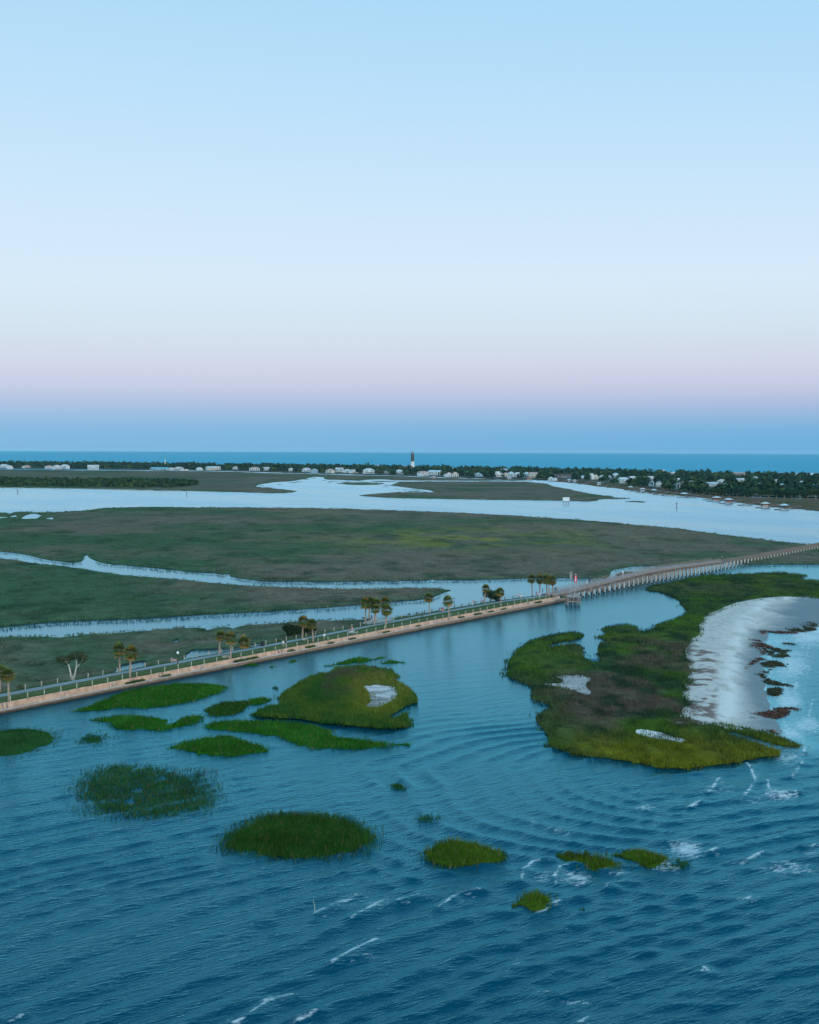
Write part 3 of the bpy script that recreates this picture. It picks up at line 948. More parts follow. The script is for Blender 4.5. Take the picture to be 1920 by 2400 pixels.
# sand island
RH = [H1, H2, H3, H4, H5]
o, pp, hs, ed = land('sand_island_ground', R_OUT, RH, .8, 5, 2.5, col_isle, 140, ju=1.6, jv=.8, step=8, bumpy=.55)
tag(o, kind='structure')
r = np.random.default_rng(141)
g = scatter_px(pp, hs, 150000, r)
B = PX(g, .5)
e = np.full(len(B), 1e9)
for q in ed: e = np.minimum(e, dseg(B[:, :2], q, True))
C = col_isle(B[:, 0], B[:, 1], e, g) * r.uniform(.65, 1.45, len(B))[:, None]
H = r.uniform(.35, .95, len(B)) * (.6 + .8 * vn(B[:, 0] / 3, B[:, 1] / 5, 5))
B[:, 2] = .8 * (.16 + .6 * sst(-.4, 3.0, e)) - .06


def fringe_tufts(q, n, colf, r, B, H, C, spread=.7):
    """scattered stems standing in the water along a marsh edge"""
    k = r.integers(0, len(q), n)
    t = r.uniform(0, 1, n)[:, None]
    a = q[k] * (1 - t) + np.roll(q, -1, 0)[k] * t + r.normal(0, spread, (n, 2))
    m = fbm(a[:, 0] / 3, a[:, 1] / 4, 19, 3) > .47
    a = a[m]
    b = np.column_stack([a, np.full(len(a), -.05)])
    c = colf(a[:, 0], a[:, 1], np.zeros(len(a)), UV(b)) * r.uniform(.6, 1.3, len(a))[:, None]
    return np.concatenate([B, b]), np.concatenate([H, r.uniform(.3, .75, len(a))]), np.concatenate([C, c])


B, H, C = fringe_tufts(ed[0], 9000, col_isle, r, B, H, C)
for q_ in ed[1:]: B, H, C = fringe_tufts(q_, 900, col_isle, r, B, H, C, 1.6)
V, F, C = tuft_mesh(B, H, np.hypot(B[:, 0], B[:, 1]) / FPX * 2.4 * r.uniform(.6, 1.3, len(B)), C, .35, r)
tag(link('sand_island_grass', npmesh('sand_island_grass', V, F, M['grass'], C)), 'green, brown and yellow marsh grass covering the sand island on the right', 'marsh grass', kind='stuff')

# salt pans and flats in the holes
SANDC = np.array((.50, .50, .50))


def flat(name, poly, z, base, seed, grow=1.12, dark=.5, scl=6, label=None, crust=0):
    p = np.array(poly, float)
    c = p.mean(0)
    p = c + (p - c) * grow
    f = lambda x, y, e, px: mix3(np.array(base), np.array(base) * dark, np.clip(sst(.36, .62, fbm(x / scl, y / scl, seed, 4)) + crust * (px[:, 1] - c[1]) / 30, 0, 1))
    o, *_ = land(name, [tuple(q) for q in p], [], .1, 7, 3, f, seed, ju=.5, jv=.2, mat=M['sand'], lifted=False, bumpy=.6)
    o.location.z = z - .08
    return tag(o, kind='structure')


flat('salt_pan', H1, .16, (.58, .58, .57), 151)
flat('salt_pan', H2, .16, (.62, .62, .61), 152)
flat('salt_pan', H4, .10, (.25, .27, .28), 154)

# beach
BEACH_LAND = [(1580, 1700), (1600, 1620), (1600, 1540), (1620, 1480), (1650, 1440), (1720, 1414), (1786, 1404), (1850, 1398), (1925, 1392), (2250, 1378), (2250, 1446), (1960, 1455), (1920, 1463), (1887, 1476), (1846, 1480), (1799, 1482),
              (1788, 1512), (1784, 1556), (1788, 1592), (1797, 1644), (1814, 1680), (1818, 1700), (1826, 1722), (1700, 1712), (1620, 1702)]
BEACH = [(1580, 1700), (1600, 1620), (1600, 1540), (1620, 1480), (1650, 1440), (1720, 1414), (1786, 1404), (1850, 1398), (1925, 1392), (2250, 1378), (2250, 1470), (1970, 1478), (1930, 1492), (1900, 1505), (1850, 1506), (1835, 1520), (1828, 1556), (1832, 1600), (1845, 1660),
         (1856, 1700), (1868, 1745), (1700, 1722), (1620, 1706)]
EW = PX([(2250, 1446), (1960, 1455), (1920, 1463), (1887, 1476), (1846, 1480), (1799, 1482), (1788, 1512), (1784, 1556), (1788, 1592), (1797, 1644), (1814, 1680), (1818, 1700), (1826, 1722)])[:, :2]
SPW = PX([(1850, 1407), (1800, 1413), (1760, 1445), (1735, 1490), (1718, 1560), (1712, 1640), (1700, 1690)])[:, :2]
BLP = np.array(BEACH_LAND, float)


def col_sand(x, y, e, px):
    p2 = np.column_stack([x, y])
    de = dseg(p2, EW) * np.where(inpoly(px, BLP), 1, -1)
    ds = dseg(p2, SPW)
    c = mix3(np.array((.15, .195, .215)), np.array((.44, .43, .405)), sst(1.2, 8, de + 3 * (fbm(x / 6, y / 10, 4, 3) - .5)))   # wet to dry sand
    wet = sst(-45, 55, px[:, 0] - (1852 - (px[:, 1] - 1405) * .95) + 90 * (fbm(x / 5, y / 9, 87, 3) - .5)) * sst(1500, 1460, px[:, 1])
    c = mix3(c, np.array((.13, .18, .205)), wet)
    c = c * (.86 + .26 * fbm(x / .7, y / 1.6, 85, 5))[:, None]
    c = mix3(c, np.array((.20, .20, .19)), sst(.60, .72, fbm(x / .8, y / 2.2, 88, 3)) * .5)
    c = mix3(c, np.array((.56, .555, .55)), np.exp(-(ds / 2.6) ** 2) * sst(2, 7, de) * sst(.3, .6, fbm(x / 3, y / 9, 86, 3)))
    wr = sst(.50, .56, fbm(x / 2.6, y / 3.4, 81, 4)) * sst(1690, 1668, px[:, 0]) * sst(1490, 1530, px[:, 1]) * .9     # brown wrack left by the tide
    return mix3(c, np.array((.12, .07, .055)), wr)


o, *_ = land('beach_sand', BEACH, [], .5, 2.3, 1.4, col_sand, 160, ju=.6, jv=.3, mat=M['sand'], lifted=False, bumpy=0)
me = o.data
V = np.zeros(len(me.vertices) * 3, np.float32)
me.vertices.foreach_get('co', V)
V = V.reshape(-1, 3)
inl = inpoly(UV(np.column_stack([V[:, :2], np.zeros(len(V))])), BLP)
de = dseg(V[:, :2], EW)
ds = dseg(V[:, :2], SPW)
z = np.where(inl, np.minimum(.055 * de, .42 + .55 * np.exp(-(ds / 7) ** 2)) + .04, -.12 * de + .04)
z += .05 * (fbm(V[:, 0] / 3, V[:, 1] / 4, 6, 3) - .5) * inl + .34 * (fbm(V[:, 0] / 4, V[:, 1] / 7, 16, 3) - .48) * np.exp(-(de / 5) ** 2)
V[:, 2] = np.where(V[:, 2] < 0, -.6, z)
me.vertices.foreach_set('co', V.ravel())
me.update()
tag(o, kind='structure')
# the water mesh was sunk under the island only; sink it under the dry beach too
wme = bpy.data.objects['water'].data
Wv = np.zeros(len(wme.vertices) * 3, np.float32)
wme.vertices.foreach_get('co', Wv)
Wv = Wv.reshape(-1, 3)
dry = inpoly(UV(np.column_stack([Wv[:, :2], np.zeros(len(Wv))])), BLP)
near = np.zeros(len(Wv), bool)
bbx = (np.abs(Wv[:, 0] - EW[:, 0].mean()) < 140) & (np.abs(Wv[:, 1] - EW[:, 1].mean()) < 200)
dd = np.full(len(Wv), 99.0)
dd[bbx] = dseg(Wv[bbx, :2], EW)
Wv[:, 2] = np.where(dry, -.5 * sst(0, 4, dd) + .0, np.where(dd < 12, np.clip(Wv[:, 2], -.02, None) * sst(0, 12, dd) + .0, Wv[:, 2]))
wme.vertices.foreach_set('co', Wv.ravel())
wme.update()

# seaweed banks along the wet edge
def wrack(name, polys, seed, cols, label):
    r = np.random.default_rng(seed)
    Bs, Cs = [], []
    for q in polys:
        q = np.array(q, float)
        lo, hi = q.min(0), q.max(0)
        g = r.uniform(lo, hi, (int((hi - lo).prod() * 1.1), 2))
        g = g[inpoly(g, q)]
        B = PX(g, .15)
        k = fbm(B[:, 0] / 1.6, B[:, 1] / 3.5, seed, 3) > .44
        Bs.append(B[k])
    B = np.concatenate(Bs)
    B[:, 2] = .02
    C = np.array(cols)[r.integers(0, len(cols), len(B))] * r.uniform(.6, 1.4, len(B))[:, None]
    V, F, C = tuft_mesh(B, r.uniform(.15, .4, len(B)), r.uniform(.25, .6, len(B)), C, 1.2, r)
    return tag(link(name, npmesh(name, V, F, M['grass'], C)), label, 'seaweed', kind='stuff')


def zz(pts, o=(1640, 1380), s=6.161):
    return [(o[0] + a / s, o[1] + b / s) for a, b in pts]


RED, OLV = [(.13, .055, .045), (.08, .045, .04), (.06, .045, .03)], [(.04, .05, .03), (.03, .035, .03), (.06, .05, .025)]
wrack('red_seaweed', [zz(p) for p in [[(700, 700), (760, 720), (860, 740), (920, 790), (1060, 835), (1060, 850), (940, 850), (860, 850), (890, 900), (990, 950), (990, 980), (900, 940), (840, 870), (700, 850), (740, 800), (720, 740)],
                                      [(850, 620), (930, 560), (960, 610), (1150, 610), (1400, 620), (1400, 640), (1150, 640), (950, 630), (900, 660)],
                                      [(740, 1060), (820, 1000), (1000, 985), (1030, 1005), (850, 1030), (770, 1080), (680, 1180), (640, 1150)],
                                      [(1090, 1720), (1380, 1715), (1400, 1740), (1280, 1770), (1200, 1830), (1090, 1870), (980, 1850), (850, 1830), (700, 1810), (720, 1790), (900, 1780), (1000, 1770), (1150, 1750)],
                                      [(1000, 2000), (1090, 2040), (1130, 2090), (1060, 2090)]]], 171, RED, 'reddish brown seaweed banks along the wet edge of the beach')
wrack('dark_seaweed', [zz(p) for p in [[(900, 860), (1100, 850), (1300, 880), (1220, 920), (1290, 970), (1150, 990), (1000, 950), (950, 900)], [(870, 1075), (1000, 1045), (1100, 1030), (1190, 1075), (1220, 1120), (1080, 1130), (950, 1120)],
                                       [(860, 1220), (960, 1180), (1040, 1150), (900, 1240), (1010, 1310), (1150, 1350), (1330, 1395), (1330, 1405), (1180, 1390), (1000, 1370), (900, 1320), (910, 1280)],
                                       [(1000, 1440), (1150, 1420), (1180, 1500), (1060, 1560), (990, 1530)], [(1040, 480), (1250, 500), (1400, 470), (1600, 460), (1700, 520), (1680, 590), (1500, 620), (1300, 600), (1100, 560)],
                                       [(700, 1870), (800, 1840), (830, 1890), (740, 1910)], [(780, 1950), (850, 1960), (830, 2010)], [(1200, 775), (1370, 790), (1370, 800), (1210, 785)]]], 172, OLV, 'dark olive seaweed patches in the shallow wash off the beach')
wrack('beach_grass', [zz(p) for p in [[(240, 570), (370, 570), (370, 610), (280, 600)], [(430, 565), (500, 570), (490, 585)], [(1320, 220), (1450, 200), (1560, 230), (1725, 200), (1900, 200), (1900, 300), (1600, 325), (1430, 290), (1500, 260), (1400, 245)],
                                      [(590, 1790), (690, 1790), (690, 1815), (600, 1810)]]], 173, [(.07, .10, .015), (.10, .11, .02)], 'yellow green grass wisps growing on the bare beach')

# ------------------------------------------------------------------ grass clumps standing in the bay
CG = dict(g=(.020, .092, .010), d=(.016, .056, .009), y=(.042, .080, .008), t=(.018, .066, .018))
CLUMPS = [
    ('C1', [(174, 1660), (223, 1643), (282, 1619), (352, 1603), (445, 1596), (508, 1601), (517, 1614), (501, 1627), (445, 1643), (352, 1659), (289, 1656), (237, 1664), (185, 1666)], 'g', 1.0, 14, 'long green grass bed lying close under the seawall at left'),
    ('C2', [(208, 1684), (237, 1675), (315, 1668), (390, 1679), (386, 1688), (404, 1688), (427, 1673), (464, 1668), (475, 1677), (453, 1695), (378, 1712), (334, 1708), (308, 1712), (271, 1706), (260, 1695)], 'g', .85, 11, 'hooked grass bed in the water just below the long one by the seawall'),
    ('C3', [(-110, 1708), (0, 1705), (56, 1702), (111, 1708), (137, 1729), (111, 1745), (56, 1764), (0, 1773), (-110, 1780)], 't', .6, 8, 'grass bed cut off by the left edge of the photo'),
    ('C5', [(397, 1747), (438, 1729), (519, 1716), (579, 1729), (631, 1749), (612, 1762), (538, 1773), (482, 1768), (427, 1757)], 'g', .85, 11, 'lens shaped grass bed left of centre below the long double bed'),
    ('C6', [(185, 1834), (208, 1808), (271, 1788), (352, 1790), (410, 1800), (440, 1812), (440, 1803), (478, 1801), (480, 1820), (505, 1864), (482, 1897), (390, 1911), (297, 1916), (208, 1894), (185, 1857)], 't', .0, 13, 'big thin flooded grass bed at left with water showing through'),
    ('C7', [(513, 1972), (542, 1938), (613, 1901), (668, 1894), (747, 1896), (814, 1908), (864, 1931), (883, 1959), (868, 1984), (814, 2003), (714, 2016), (605, 2005), (534, 1989)], 'd', .7, 13, 'big dark oval grass bed alone in the foreground water'),
    ('C8', [(1006, 1989), (1035, 1966), (1072, 1957), (1131, 1970), (1164, 1985), (1166, 2010), (1150, 2018), (1064, 2027), (1022, 2013)], 'y', .8, 13, 'small bushy dark grass clump right of the big dark oval bed'),
    ('C9', [(1314, 1997), (1345, 1986), (1407, 1992), (1446, 2012), (1468, 2021), (1420, 2041), (1371, 2032), (1336, 2019)], 'y', .5, 10, 'brownish olive grass clump, left one of the touching pair in the foam'),
    ('C10', [(1446, 1997), (1486, 1979), (1534, 1988), (1578, 2008), (1556, 2032), (1521, 2031), (1477, 2012)], 'y', .6, 11, 'green grass clump with foam at its right end, right one of the touching pair'),
    ('C11', [(1208, 2112), (1235, 2080), (1270, 2080), (1297, 2112), (1261, 2134), (1230, 2122)], 'y', .8, 13, 'round olive grass clump lowest in the photo with a breaking wave beside it'),
    ('C12', [(479, 1659), (514, 1641), (577, 1637), (585, 1652), (551, 1671), (503, 1678)], 'd', 1.0, 14, 'dark oval grass bed left of the bright green round one'),
    ('C13', [(577, 1637), (599, 1628), (633, 1630), (625, 1645), (588, 1653)], 'g', .9, 13, 'small bright green round grass bed touching the dark oval one'),
    ('C14', [(484, 1700), (514, 1685), (562, 1682), (662, 1684), (737, 1693), (776, 1707), (778, 1717), (848, 1724), (913, 1733), (911, 1748), (848, 1755), (755, 1753), (707, 1747), (648, 1726), (570, 1715), (496, 1708)], 'g', .95, 13, 'long wavy grass bed below the island with the mud patch'),
    ('C15', [(919, 1734), (959, 1737), (956, 1743), (922, 1745)], 'g', .8, 13, 'tiny grass bed at the right tip of the long wavy bed'),
    ('C16', [(763, 1557), (811, 1541), (841, 1534), (870, 1537), (893, 1535), (894, 1540), (859, 1550), (796, 1557)], 'g', .8, 12, 'narrow pointed grass bed between the seawall and the mud patch island'),
    ('C17', [(896, 1548), (919, 1542), (944, 1546), (941, 1553), (904, 1555)], 'g', .8, 12, 'small oval grass bed right of the narrow pointed one'),
    ('C20', [(573, 1557), (580, 1549), (596, 1548), (604, 1556), (590, 1561)], 'g', .9, 12, 'grass tuft at the foot of the seawall, leftmost of three there'),
    ('C21', [(633, 1560), (637, 1553), (642, 1560), (637, 1564)], 'g', .8, 12, 'tiny grass tuft standing in the water off the seawall, middle of three there'),
    ('C22', [(678, 1549), (684, 1540), (694, 1540), (694, 1548), (685, 1552)], 'g', .8, 12, 'grass tuft at the foot of the seawall, rightmost of three there'),
]
SPARSE = [(222, 1732, 36, 13, 220, 'faint flooded grass wisps beside the bed at the left edge'), (935, 1842, 22, 9, 150, 'small drowned grass patch alone in mid water'), (1005, 1919, 28, 9, 70, 'faintest grass wisps above the small bushy clump'),
          (1590, 2026, 22, 10, 120, 'ragged grass fringe in foam right of the touching pair'), (1350, 2127, 22, 8, 90, 'sunken grass fringe right of the lowest round clump'), (1178, 2006, 9, 10, 60, 'brownish grass scrap at the right end of the small bushy clump'),
          (648, 1613, 8, 3, 30, 'tiny grass wisps in the channel left of the mud patch island'), (524, 1611, 8, 4, 30, 'tiny grass wisps right of the long bed by the seawall')]


def blades_for(pp, hs, dens, hr, base, seed, fringe=0, clearing=0.0, wd=(.08, .17)):
    r = np.random.default_rng(seed)
    Wp = PX(pp)
    area = abs(np.sum(Wp[:, 0] * np.roll(Wp[:, 1], -1) - np.roll(Wp[:, 0], -1) * Wp[:, 1])) / 2
    lo, hi = Wp[:, :2].min(0), Wp[:, :2].max(0)
    n = int(dens * (hi - lo).prod())
    g = r.uniform(lo, hi, (n, 2))
    g = g + r.normal(0, fringe, g.shape)
    k = inpoly(g, Wp[:, :2])
    if fringe:
        e = dseg(g, Wp[:, :2], True)
        k = k & (r.uniform(0, 1, n) < .25 + .75 * sst(0, fringe * 3, e)) | (~k & (r.uniform(0, 1, n) < .22 * np.exp(-(e / fringe) ** 2)))
    g = g[k]
    for q in hs: g = g[~inpoly(g, PX(q)[:, :2])]
    if clearing:
        nn = fbm(g[:, 0] / 2.2, g[:, 1] / 3.5, seed, 3)
        g = g[nn > clearing * r.uniform(.7, 1.15, len(g))]
    B = np.column_stack([g, np.full(len(g), -.05)])
    C = np.array(base)[None] * (.55 + .9 * fbm(g[:, 0] / 4, g[:, 1] / 6, seed + 3, 3))[:, None] * r.uniform(.65, 1.5, len(g))[:, None]
    yk = r.uniform(0, 1, len(g)) < .12
    C[yk] = C[yk] * np.array([2.2, 1.35, 1.0])
    H = r.uniform(hr * .5, hr * 1.15, len(g)) * (.62 + .38 * sst(0, .9, dseg(g, Wp[:, :2], True)))
    tan = r.uniform(0, 1, len(g)) < .06
    C[tan] = np.array((.14, .10, .05))
    return tuft_mesh(B, H, r.uniform(*wd, len(g)), C, .22, r, 2)


for i, (k, poly, cc, h, dens, lab) in enumerate(CLUMPS):
    hgr = {'C6': .55, 'C3': .6, 'C7': .85, 'C8': 1.3, 'C9': .95, 'C10': 1.1, 'C11': 1.3}.get(k, .9)
    poly = [tuple(q) for q in np.array(poly).mean(0) + (np.array(poly) - np.array(poly).mean(0)) * (1.24 if k in ('C9', 'C10', 'C11', 'C8') else 1.07)]
    pp = densify(smooth_poly(poly, 2), 6, 1.5, .8, 300 + i)
    pp_lift = UV(PX(pp, lift(pp, hgr)) * np.array([1, 1, 0]))      # roots of the outline on the water
    thin = k in ('C6', 'C3', 'C7')
    V, F, C = blades_for(pp_lift, [], dens * (2.6 if thin else 1.8), hgr, CG[cc], 320 + i, fringe=(1.3 if k != 'C7' else .8) if thin else .45, clearing=.31 if k == 'C6' else 0, wd=(.04, .085) if thin else (.07, .14))
    root = link('grass_bed', npmesh('grass_bed', V, F, M['grass'], C))
    tag(root, lab, 'grass bed', 'grass beds in the bay')
    if h > 0:
        p2 = pp_lift.mean(0) + (pp_lift - pp_lift.mean(0)) * (.92 if k != 'C7' else .84)
        mo, *_ = land('root_mat', [tuple(q) for q in p2[::3]], [], h * (.32 if k not in ('C8', 'C10', 'C11') else .8), 9, 4, col_clump(np.array(CG[cc]) * .8), 340 + i, ju=.8, jv=.4, lifted=False, edge_ramp=1.5)
        mo.parent = root
for i, (cu, cv, ru, rv, n, lab) in enumerate(SPARSE):
    r = np.random.default_rng(400 + i)
    g = r.normal(0, .5, (n * 3, 2)) * np.array([ru, rv]) + np.array([cu, cv])
    B = PX(g)
    B = B[fbm(B[:, 0] / 1.5, B[:, 1] / 2.5, 400 + i, 2) > .45]
    B[:, 2] = -.05
    C = np.array(CG['t'])[None] * r.uniform(.6, 1.5, len(B))[:, None]
    V, F, C = tuft_mesh(B, r.uniform(.25, .6, len(B)), r.uniform(.1, .2, len(B)), C, .3, r, 1)
    tag(link('grass_wisps', npmesh('grass_wisps', V, F, M['grass'], C)), lab, 'grass patch', 'drowned grass patches in the bay')

# island with the mud patch
I1 = [(598, 1672), (618, 1659), (659, 1648), (655, 1637), (659, 1626), (681, 1611), (729, 1585), (770, 1576), (785, 1567), (848, 1561), (918, 1572), (926, 1581), (922, 1589), (959, 1611), (978, 1635), (974, 1645), (941, 1656),
      (919, 1671), (889, 1687), (922, 1684), (945, 1674), (956, 1671), (952, 1700), (907, 1706), (848, 1702), (774, 1695), (700, 1684), (625, 1681)]
I1_H = [[(854, 1608), (878, 1602), (926, 1606), (932, 1630), (911, 1648), (882, 1661), (856, 1656), (867, 1637)]]


def col_i1(x, y, e, px):
    c = mix3(np.array((.026, .080, .016)), np.array((.060, .100, .016)), sst(.35, .65, fbm(x / 6, y / 9, 73, 3)))
    c = mix3(c, np.array((.070, .060, .045)), sst(.40, .6, fbm(x / 7, y / 12, 74, 3)) * sst(1660, 1590, px[:, 1]) * .85)
    yy = np.exp(-(dseg(np.column_stack([px[:, 0], px[:, 1] * 1.5]), np.array(I1_H[0]) * np.array([1, 1.5]), True) / 40) ** 2)
    return mix3(c, np.array((.14, .15, .02)), yy * .75)


o, pp, hs, ed = land('mud_patch_island_ground', I1, I1_H, .9, 6, 3, col_i1, 180, ju=1.4, jv=.7, step=7)
tag(o, kind='structure')
r = np.random.default_rng(181)
g = scatter_px(pp, hs, 60000, r)
B = PX(g, .5)
e = np.full(len(B), 1e9)
for q in ed: e = np.minimum(e, dseg(B[:, :2], q, True))
C = col_i1(B[:, 0], B[:, 1], e, g) * r.uniform(.6, 1.45, len(B))[:, None]
B[:, 2] = .9 * (.16 + .6 * sst(-.4, 3.0, e)) - .06
H = r.uniform(.4, 1.0, len(B))
B, H, C = fringe_tufts(ed[0], 4500, col_i1, r, B, H, C, .5)
for q_ in ed[1:]: B, H, C = fringe_tufts(q_, 1500, col_i1, r, B, H, C, 1.0)
V, F, C = tuft_mesh(B, H, r.uniform(.10, .22, len(B)), C, .3, r)
tag(link('mud_patch_island_grass', npmesh('mud_patch_island_grass', V, F, M['grass'], C)), 'green grass ringing the pale mud patch on the middle island', 'marsh grass', kind='stuff')
flat('mud_flat', I1_H[0], .18, (.46, .46, .46), 183, dark=.38, scl=2.2, crust=.7)

# ------------------------------------------------------------------ causeway
T0 = -130.0


def sweep(prof, t0, t1, step, mats, mi, name, jit=0.0, seed=0):
    r = np.random.default_rng(seed)
    ts = np.arange(t0, t1 + step * .5, step)
    pf = prof if callable(prof) else (lambda t: prof)
    k = len(pf(0.0))
    V, F, fm = [], [], []
    for t in ts:
        for (s, z) in pf(t):
            V.append(L(t, s + r.normal(0, jit), z + r.normal(0, jit)))
    for i in range(len(ts) - 1):
        for j in range(k - 1):
            F.append((i * k + j, (i + 1) * k + j, (i + 1) * k + j + 1, i * k + j + 1)[::-1]); fm.append(mi[j])
    return npmesh(name, [tuple(v) for v in V], F, mats, fm=fm)


S_GR = 1.25
TU = [t_of_u(q, 2, 1.9) for q in (0, 640, 1100, 1225, 1292)]
lawn_w = lambda t: float(np.interp(t, TU, [5.0, 5.5, 7.2, 6.6, 3.2]))
path_w = lambda t: float(np.interp(t, TU, [2.5, 2.1, 2.1, 2.2, 3.2]))
verge_w = lambda t: float(np.interp(t, TU, [1.5, 1.5, 2.6, 2.6, 1.6]))
lip_z = lambda t: float(np.interp(t, TU, [.80, 1.08, 1.16, 1.16, 1.16]))
top_z = lambda t: float(np.interp(t, TU, [CZ, CZ + .06, CZ + .12, CZ + .1, CZ + .05]))
p0_ = lambda t: S_GR + lawn_w(t)
p1_ = lambda t: p0_(t) + path_w(t)
pe_ = lambda t: p1_(t) + verge_w(t)
tag(link('causeway', sweep(lambda t: [(S_GR, -.4), (S_GR, top_z(t) - .06), (1.6, top_z(t)), (p0_(t) * .6, CZ + .06), (p0_(t), CZ + .02), (p1_(t), CZ + .02), (pe_(t), CZ - .1), (pe_(t) + 1.2, .5), (pe_(t) + 1.8, -.4)], T0, T_END - 6, 2.0, [M['lawn']], [0] * 8, 'causeway', .02, 1)), kind='structure')
tag(link('path', sweep(lambda t: [(p0_(t), CZ - .2), (p0_(t), CZ + .075), ((p0_(t) + p1_(t)) / 2, CZ + .09), (p1_(t), CZ + .075), (p1_(t), CZ - .2)], T0, T_DECK0 + 1.5, 3.0, [M['path']], [0] * 4, 'path')), kind='structure')
# picnic pad beside the path
pad = MB()
pc = P(890, 1455, CZ)
pad.box((pc.x, pc.y, CZ - .255), (10, 4.5, .55), ANG)
tag(pad.build('sand_pad', [M['sand'] if False else mat_plain('pale_sand_pad', (.42, .43, .44), .9, .2, .4)]), kind='structure')
# end slope of the causeway
eb = MB()
p = [L(T_END - 6, S_GR, CZ - .06), L(T_END - 6, pe_(T_END - 6), CZ - .1), L(T_END - 1, pe_(T_END) - 1, .3), L(T_END - 1, S_GR, .3)]
eb.add(p, [(0, 1, 2, 3)][::1])
eb.add([L(T_END - 6, pe_(T_END) + 1.8, -.3), L(T_END - 6, pe_(T_END - 6), CZ - .1), L(T_END - 1, pe_(T_END) - 1, .3), L(T_END, pe_(T_END), -.4)], [(0, 1, 2, 3)])
tag(eb.build('causeway_slope', [M['lawn']]), kind='structure')

# seawall: its own thing with lower wall, lip, upper wall, ribs
sw = empty('seawall', L(t_of_u(0) + 20, 0, 0))
inv = sw.matrix_basis.inverted()


def under(o, root):
    o.parent = root
    o.matrix_parent_inverse = Matrix.Translation(-root.location) if root.rotation_euler.z == 0 else (Matrix.Translation(root.location) @ root.rotation_euler.to_matrix().to_4x4()).inverted()
    return o


under(link('lower_wall', sweep(lambda t: [(0, -.5), (.04, .35), (.08, lip_z(t) - .1)], T0, T_END, 1.5, [M['wall_low']], [0, 0], 'lower_wall', .03, 2)), sw)
under(link('lip', sweep(lambda t: [(-.05, lip_z(t) - .14), (-.05, lip_z(t) + .02), (.45, lip_z(t) + .05), (.82, lip_z(t)), (.84, lip_z(t) - .3)], T0, T_END, 1.5, [M['lip']], [0] * 4, 'lip', .012, 3)), sw)
under(link('upper_wall', sweep(lambda t: [(.80, lip_z(t) - .1), (.95, lip_z(t) + .18), (1.16, top_z(t) - .02), (1.34, top_z(t) + .02), (1.36, top_z(t) - .5)], T0, T_END - 4, 1.5, [M['wall_up']], [0] * 4, 'upper_wall', .012, 4)), sw)
ecap = MB()
ecap.add([L(T_END, 0, -.5), L(T_END, 6, -.5), L(T_END, 6, .62), L(T_END, 0, 1.14)], [(0, 1, 2, 3)])
under(ecap.build('end_wall', [M['wall_low']]), sw)
t = T0 + 4
k = 0
while t < T_END - 8:
    for dt in (0, 1.1):
        rb = MB()
        rb.beam(L(t + dt, .70, lip_z(t)), L(t + dt, 1.12, top_z(t) + .03), .22, .16)
        under(rb.build('rib', [M['timber'] if k % 3 == 0 else M['lip']]), sw)
    t += 13.5 + (k % 2) * 1.5
    k += 1
tag(sw, 'long tan and pink seawall with brown tide-stained foot along the causeway', 'seawall')

# weeds on the ledge
WEEDS = [(305, 1600, 16, 'far left'), (322, 1596, 22, ''), (390, 1580, 14, ''), (560, 1551, 20, ''), (590, 1546, 26, ''), (682, 1527, 14, ''), (728, 1516, 20, ''), (826, 1496, 16, ''), (776, 1505, 14, ''), (905, 1481, 18, ''), (980, 1466, 10, ''),
         (1082, 1446, 18, ''), (1120, 1439, 22, ''), (1150, 1434, 16, ''), (1180, 1428, 16, ''), (1262, 1411, 26, ''), (1320, 1399, 18, '')]
wl = ['weed tuft on the seawall ledge below the two palms at left', 'longest weed patch on the ledge below the two palms at left', 'weed tuft on the ledge under the lamp post with the white globe', 'weed tuft on the ledge right of the wall bend, below the short palm',
      'weed patch on the ledge above the waterside grass tufts', 'weed tuft on the ledge left of the palm beside dark shrubs', 'weed patch on the ledge below the palms with dark shrubs', 'weed tuft on the ledge below the white picnic table', 'weed tuft on the ledge below the walker in pale shirt',
      'weed patch on the ledge below the cluster of palms', 'weed tuft on the ledge below the walker in black', 'weed tuft on the ledge right of the palm growing at the wall', 'weed patch on the ledge below the big dark bush', 'weed tuft on the ledge left of the small lone palm',
      'weed tuft on the ledge right of the small lone palm', 'big weed patch on the ledge below the palm row', 'weed patch at the far end of the seawall by the bridge']
for i, (cu, cv, wpx, _) in enumerate(WEEDS):
    r = np.random.default_rng(500 + i)
    tt = t_of_u(cu, .6, .8)
    ln = wpx / 3340 * 330 * 1.7
    n = int(60 * ln)
    B = np.array([L(tt + a, .55 + b, lip_z(tt) - .02) for a, b in zip(r.uniform(-ln / 2, ln / 2, n), r.normal(0, .14, n))])
    C = np.array((.05, .085, .025))[None] * r.uniform(.5, 1.6, n)[:, None]
    V, F, C = tuft_mesh(B, r.uniform(.2, .6, n) * (1 if wpx < 20 else 1.2), r.uniform(.1, .25, n), C, .6, r, 2)
    tag(link('weed_tuft', npmesh('weed_tuft', V, F, M['grass'], C)), wl[i], 'weeds', 'weeds on the seawall ledge')

